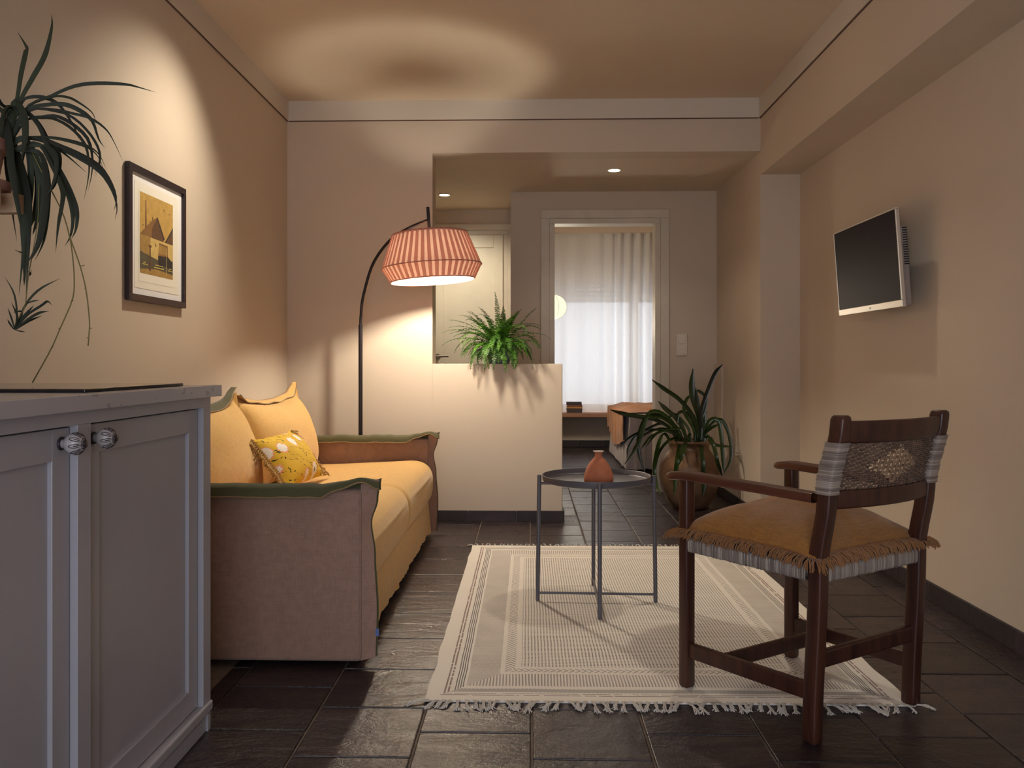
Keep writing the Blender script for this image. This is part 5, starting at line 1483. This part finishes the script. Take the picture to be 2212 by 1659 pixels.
# ================================================================== BEDROOM
M['bench_wood'] = wood('bench_wood', srgb(150, 104, 78), srgb(184, 138, 108), 0.45, 6, 'x')
bn = MB().rbox(-0.028, 1.60, 9.44, YW - 0.002, 0.367, 0.413, 0.003).build('window_bench', M['bench_wood'])
tag(bn, 'long wooden bench board below the curtained window', 'bench')
bz = 0.4135
for i, (h, col, dx_, w, nm) in enumerate(((0.026, (62, 50, 52), 0.002, 0.172, 'thick dark paperback at the bottom of the book stack'), (0.022, (74, 58, 54), 0.0, 0.176, 'dark brown paperback second from the bottom of the book stack'), (0.016, (196, 142, 70), 0.004, 0.172, 'thin tan paperback in the middle of the book stack'), (0.022, (132, 84, 60), 0.003, 0.174, 'reddish brown paperback second from the top of the book stack'), (0.032, (60, 50, 54), -0.003, 0.172, 'thick black paperback on top of the book stack'))):
    b = tag(empty('book', (0.515 + dx_, 9.58, bz), R(random.uniform(-2, 2))), nm, 'book', 'books stacked on the window bench')
    cm = plain('book_cover_%d' % i, srgb(*col), 0.5)
    cv = MB().box(-w / 2, w / 2, -0.06, 0.06, 0, 0.002).box(-w / 2, w / 2, -0.06, 0.06, h - 0.002, h).box(-w / 2, w / 2, -0.062, -0.058, 0, h)
    cv.build('cover', cm, b)
    MB().box(-w / 2 + 0.003, w / 2 - 0.003, -0.058, 0.057, 0.002, h - 0.002).build('pages', M['paper'], b)
    bz += h + 0.0005

# sheer curtain
t = NT('sheer_curtain')
o_ = t.obj()
df = t.n('ShaderNodeBsdfDiffuse'); tl = t.n('ShaderNodeBsdfTranslucent'); tp = t.n('ShaderNodeBsdfTransparent')
cc = t.mix(t.noise(1, 2, 0.5, t.mapping(o_, (300, 300, 10))), srgb(240, 236, 230), srgb(226, 222, 218))
t.l(cc, df.inputs['Color']); t.l(cc, tl.inputs['Color'])
m1 = t.n('ShaderNodeMixShader'); m1.inputs[0].default_value = 0.14
m2 = t.n('ShaderNodeMixShader'); m2.inputs[0].default_value = 0.05
t.l(df.outputs[0], m1.inputs[1]); t.l(tl.outputs[0], m1.inputs[2]); t.l(m1.outputs[0], m2.inputs[1]); t.l(tp.outputs[0], m2.inputs[2]); t.l(m2.outputs[0], t.out.inputs['Surface'])
M['sheer'] = t.mat
cx0, cx1 = 0.0, 2.35
def cur(u, v):
    x = cx0 + (cx1 - cx0) * u
    z = 2.462 - (2.462 - 0.416) * v
    gather = min(1, max(0.12, (x - 0.75) / 0.35))
    ph = 30 * x + 3.0 * gather * x + 1.6 * wob(x * 3, 2) + 22 * max(0, x - 0.95)
    amp = (0.010 + 0.026 * gather) * (0.75 + 0.25 * (1 - v))
    y = 9.715 + amp * math.sin(ph) + 0.010 * wob(x * 9, v * 1.5) + 0.012 * wob(x * 24, v * 0.8, 5) * gather
    return (x + 0.01 * math.cos(ph) * gather, y, z)
ct = tag(empty('sheer_curtain', ((cx0 + cx1) / 2, 9.715, 0.416)), 'white sheer curtain hanging over the bedroom window', 'curtain')
rel(MB().grid(cur, 420, 24), Vector(((cx0 + cx1) / 2, 9.715, 0.416))).build('curtain_panel', M['sheer'], ct, smooth=True)
rel(MB().grid(lambda u, v: (lambda p: (p[0], p[1] - 0.003, 2.462 - 0.05 * v))(cur(u, 0)), 420, 1), Vector(((cx0 + cx1) / 2, 9.715, 0.416))).build('heading_tape', M['sheer'], ct, smooth=True)
rel(MB().box(cx0, cx1, 9.70, 9.73, 2.462, 2.485), Vector(((cx0 + cx1) / 2, 9.715, 0.416))).build('curtain_track', M['white_plastic'], ct)
struct(MB().box(-0.03, 3.0, 9.60, 9.68, 2.462, 2.53), 'trim_4', M['ceil'], 'plaster pelmet above the bedroom curtain')

# paper lantern
LCN = Vector((0.232, 8.0, 1.505))
lan = tag(empty('paper_lantern', LCN), 'round glowing paper lantern hanging in the bedroom', 'lamp')
M['lantern'] = emit('lantern_paper', (1.0, 0.86, 0.56, 1), 1.25)
pr = [(0.128 * math.sin(math.pi * i / 20) + 0.0005, -0.118 * math.cos(math.pi * i / 20)) for i in range(1, 20)]
MB().lathe(pr, 40).build('paper_globe', M['lantern'], lan, smooth=True)
for k in range(6):
    a = 2 * math.pi * k / 6 + 0.9
    MB().tube([(1.005 * r * math.cos(a), 1.005 * r * math.sin(a), z) for r, z in pr], 0.0012, 5).build('wire_rib', M['black_metal'], lan)
MB().tube([(0, 0, 0.115), (0, 0, 1.024)], 0.003, 6).build('cord', M['white_plastic'], lan)
ld = bpy.data.lights.new('lantern_light', 'POINT'); ld.energy = 34; ld.color = WARM; ld.shadow_soft_size = 0.13
lo = bpy.data.objects.new('globe_light', ld); lo.location = (0, 0, -0.14); link(lo, lan)

# bed
BX0, BX1, BY0, BY1 = 0.905, 2.92, 7.50, 9.06
bed = tag(empty('bed', ((BX0 + BX1) / 2, (BY0 + BY1) / 2, 0)), 'low double bed with grey pleated valance in the bedroom', 'bed')
BC = Vector(((BX0 + BX1) / 2, (BY0 + BY1) / 2, 0))
M['valance'] = fabric('grey_valance', srgb(170, 160, 160), weave=500, fleck=0.15)
M['spread'] = fabric('bed_linen', srgb(206, 196, 190), weave=500, fleck=0.12)
M['blanket'] = fabric('rust_blanket', srgb(166, 108, 62), weave=300, fleck=0.25)
rel(MB().rbox(BX0 + 0.03, BX1, BY0 + 0.03, BY1 - 0.03, 0.05, 0.30, 0.02), BC).build('base', M['valance'], bed)
rel(MB().rbox(BX0 + 0.01, BX1, BY0 + 0.01, BY1 - 0.01, 0.30, 0.520, 0.05, 4), BC).build('mattress', M['spread'], bed, smooth=True, angle=60)
def val(u, v):
    L1 = BY1 - BY0; L2 = BX1 - BX0; s = u * (L1 + L2)
    z = 0.49 - v * (0.455 + 0.012 * wob(s * 9))
    am = (0.004 + 0.020 * v) * math.sin(s * 95 + 2 * wob(s * 4)) + 0.012 * v * wob(s * 6, 2)
    if s < L1: return (BX0 - 0.004 - am - 0.02 * v, BY1 - s, z)
    return (BX0 + (s - L1), BY0 - 0.004 - am - 0.02 * v, z)
rel(MB().grid(val, 360, 10), BC).build('valance', M['valance'], bed, smooth=True)
bl = tag(empty('rust_blanket', (1.30, 8.15, 0.52)), 'crumpled rust brown blanket draped over the bed', 'blanket')
def bla(u, v):
    # u runs across the bed from the hanging edge inwards, v along it
    y = 7.56 + 1.44 * v
    s = u * 1.25
    hang = 0.20 + 0.14 * math.sin(v * 2.6 + 0.3) + 0.08 * wob(v * 4.0, 8)
    w = 0.026 * wob(s * 5 + v * 2, v * 5, 1) + 0.014 * wob(s * 12, v * 11, 3)
    if s < hang:
        return (BX0 - 0.040 - 0.012 * (1 + math.sin(y * 26)) - 0.5 * abs(w), y - 0.05 * (1 - s / hang) * (0.5 - v), 0.525 - (hang - s))
    k = min(1, (s - hang) / 0.08)
    return (BX0 - 0.040 + 0.04 * k + (s - hang), y, max(0.5235, 0.526 + 0.008 * k + w * 1.2 * k * min(1, v * 8) + 0.035 * k * math.sin(math.pi * v)))
rel(MB().grid(bla, 60, 70), Vector((1.30, 8.15, 0.52))).build('blanket_cloth', M['blanket'], bl, smooth=True)
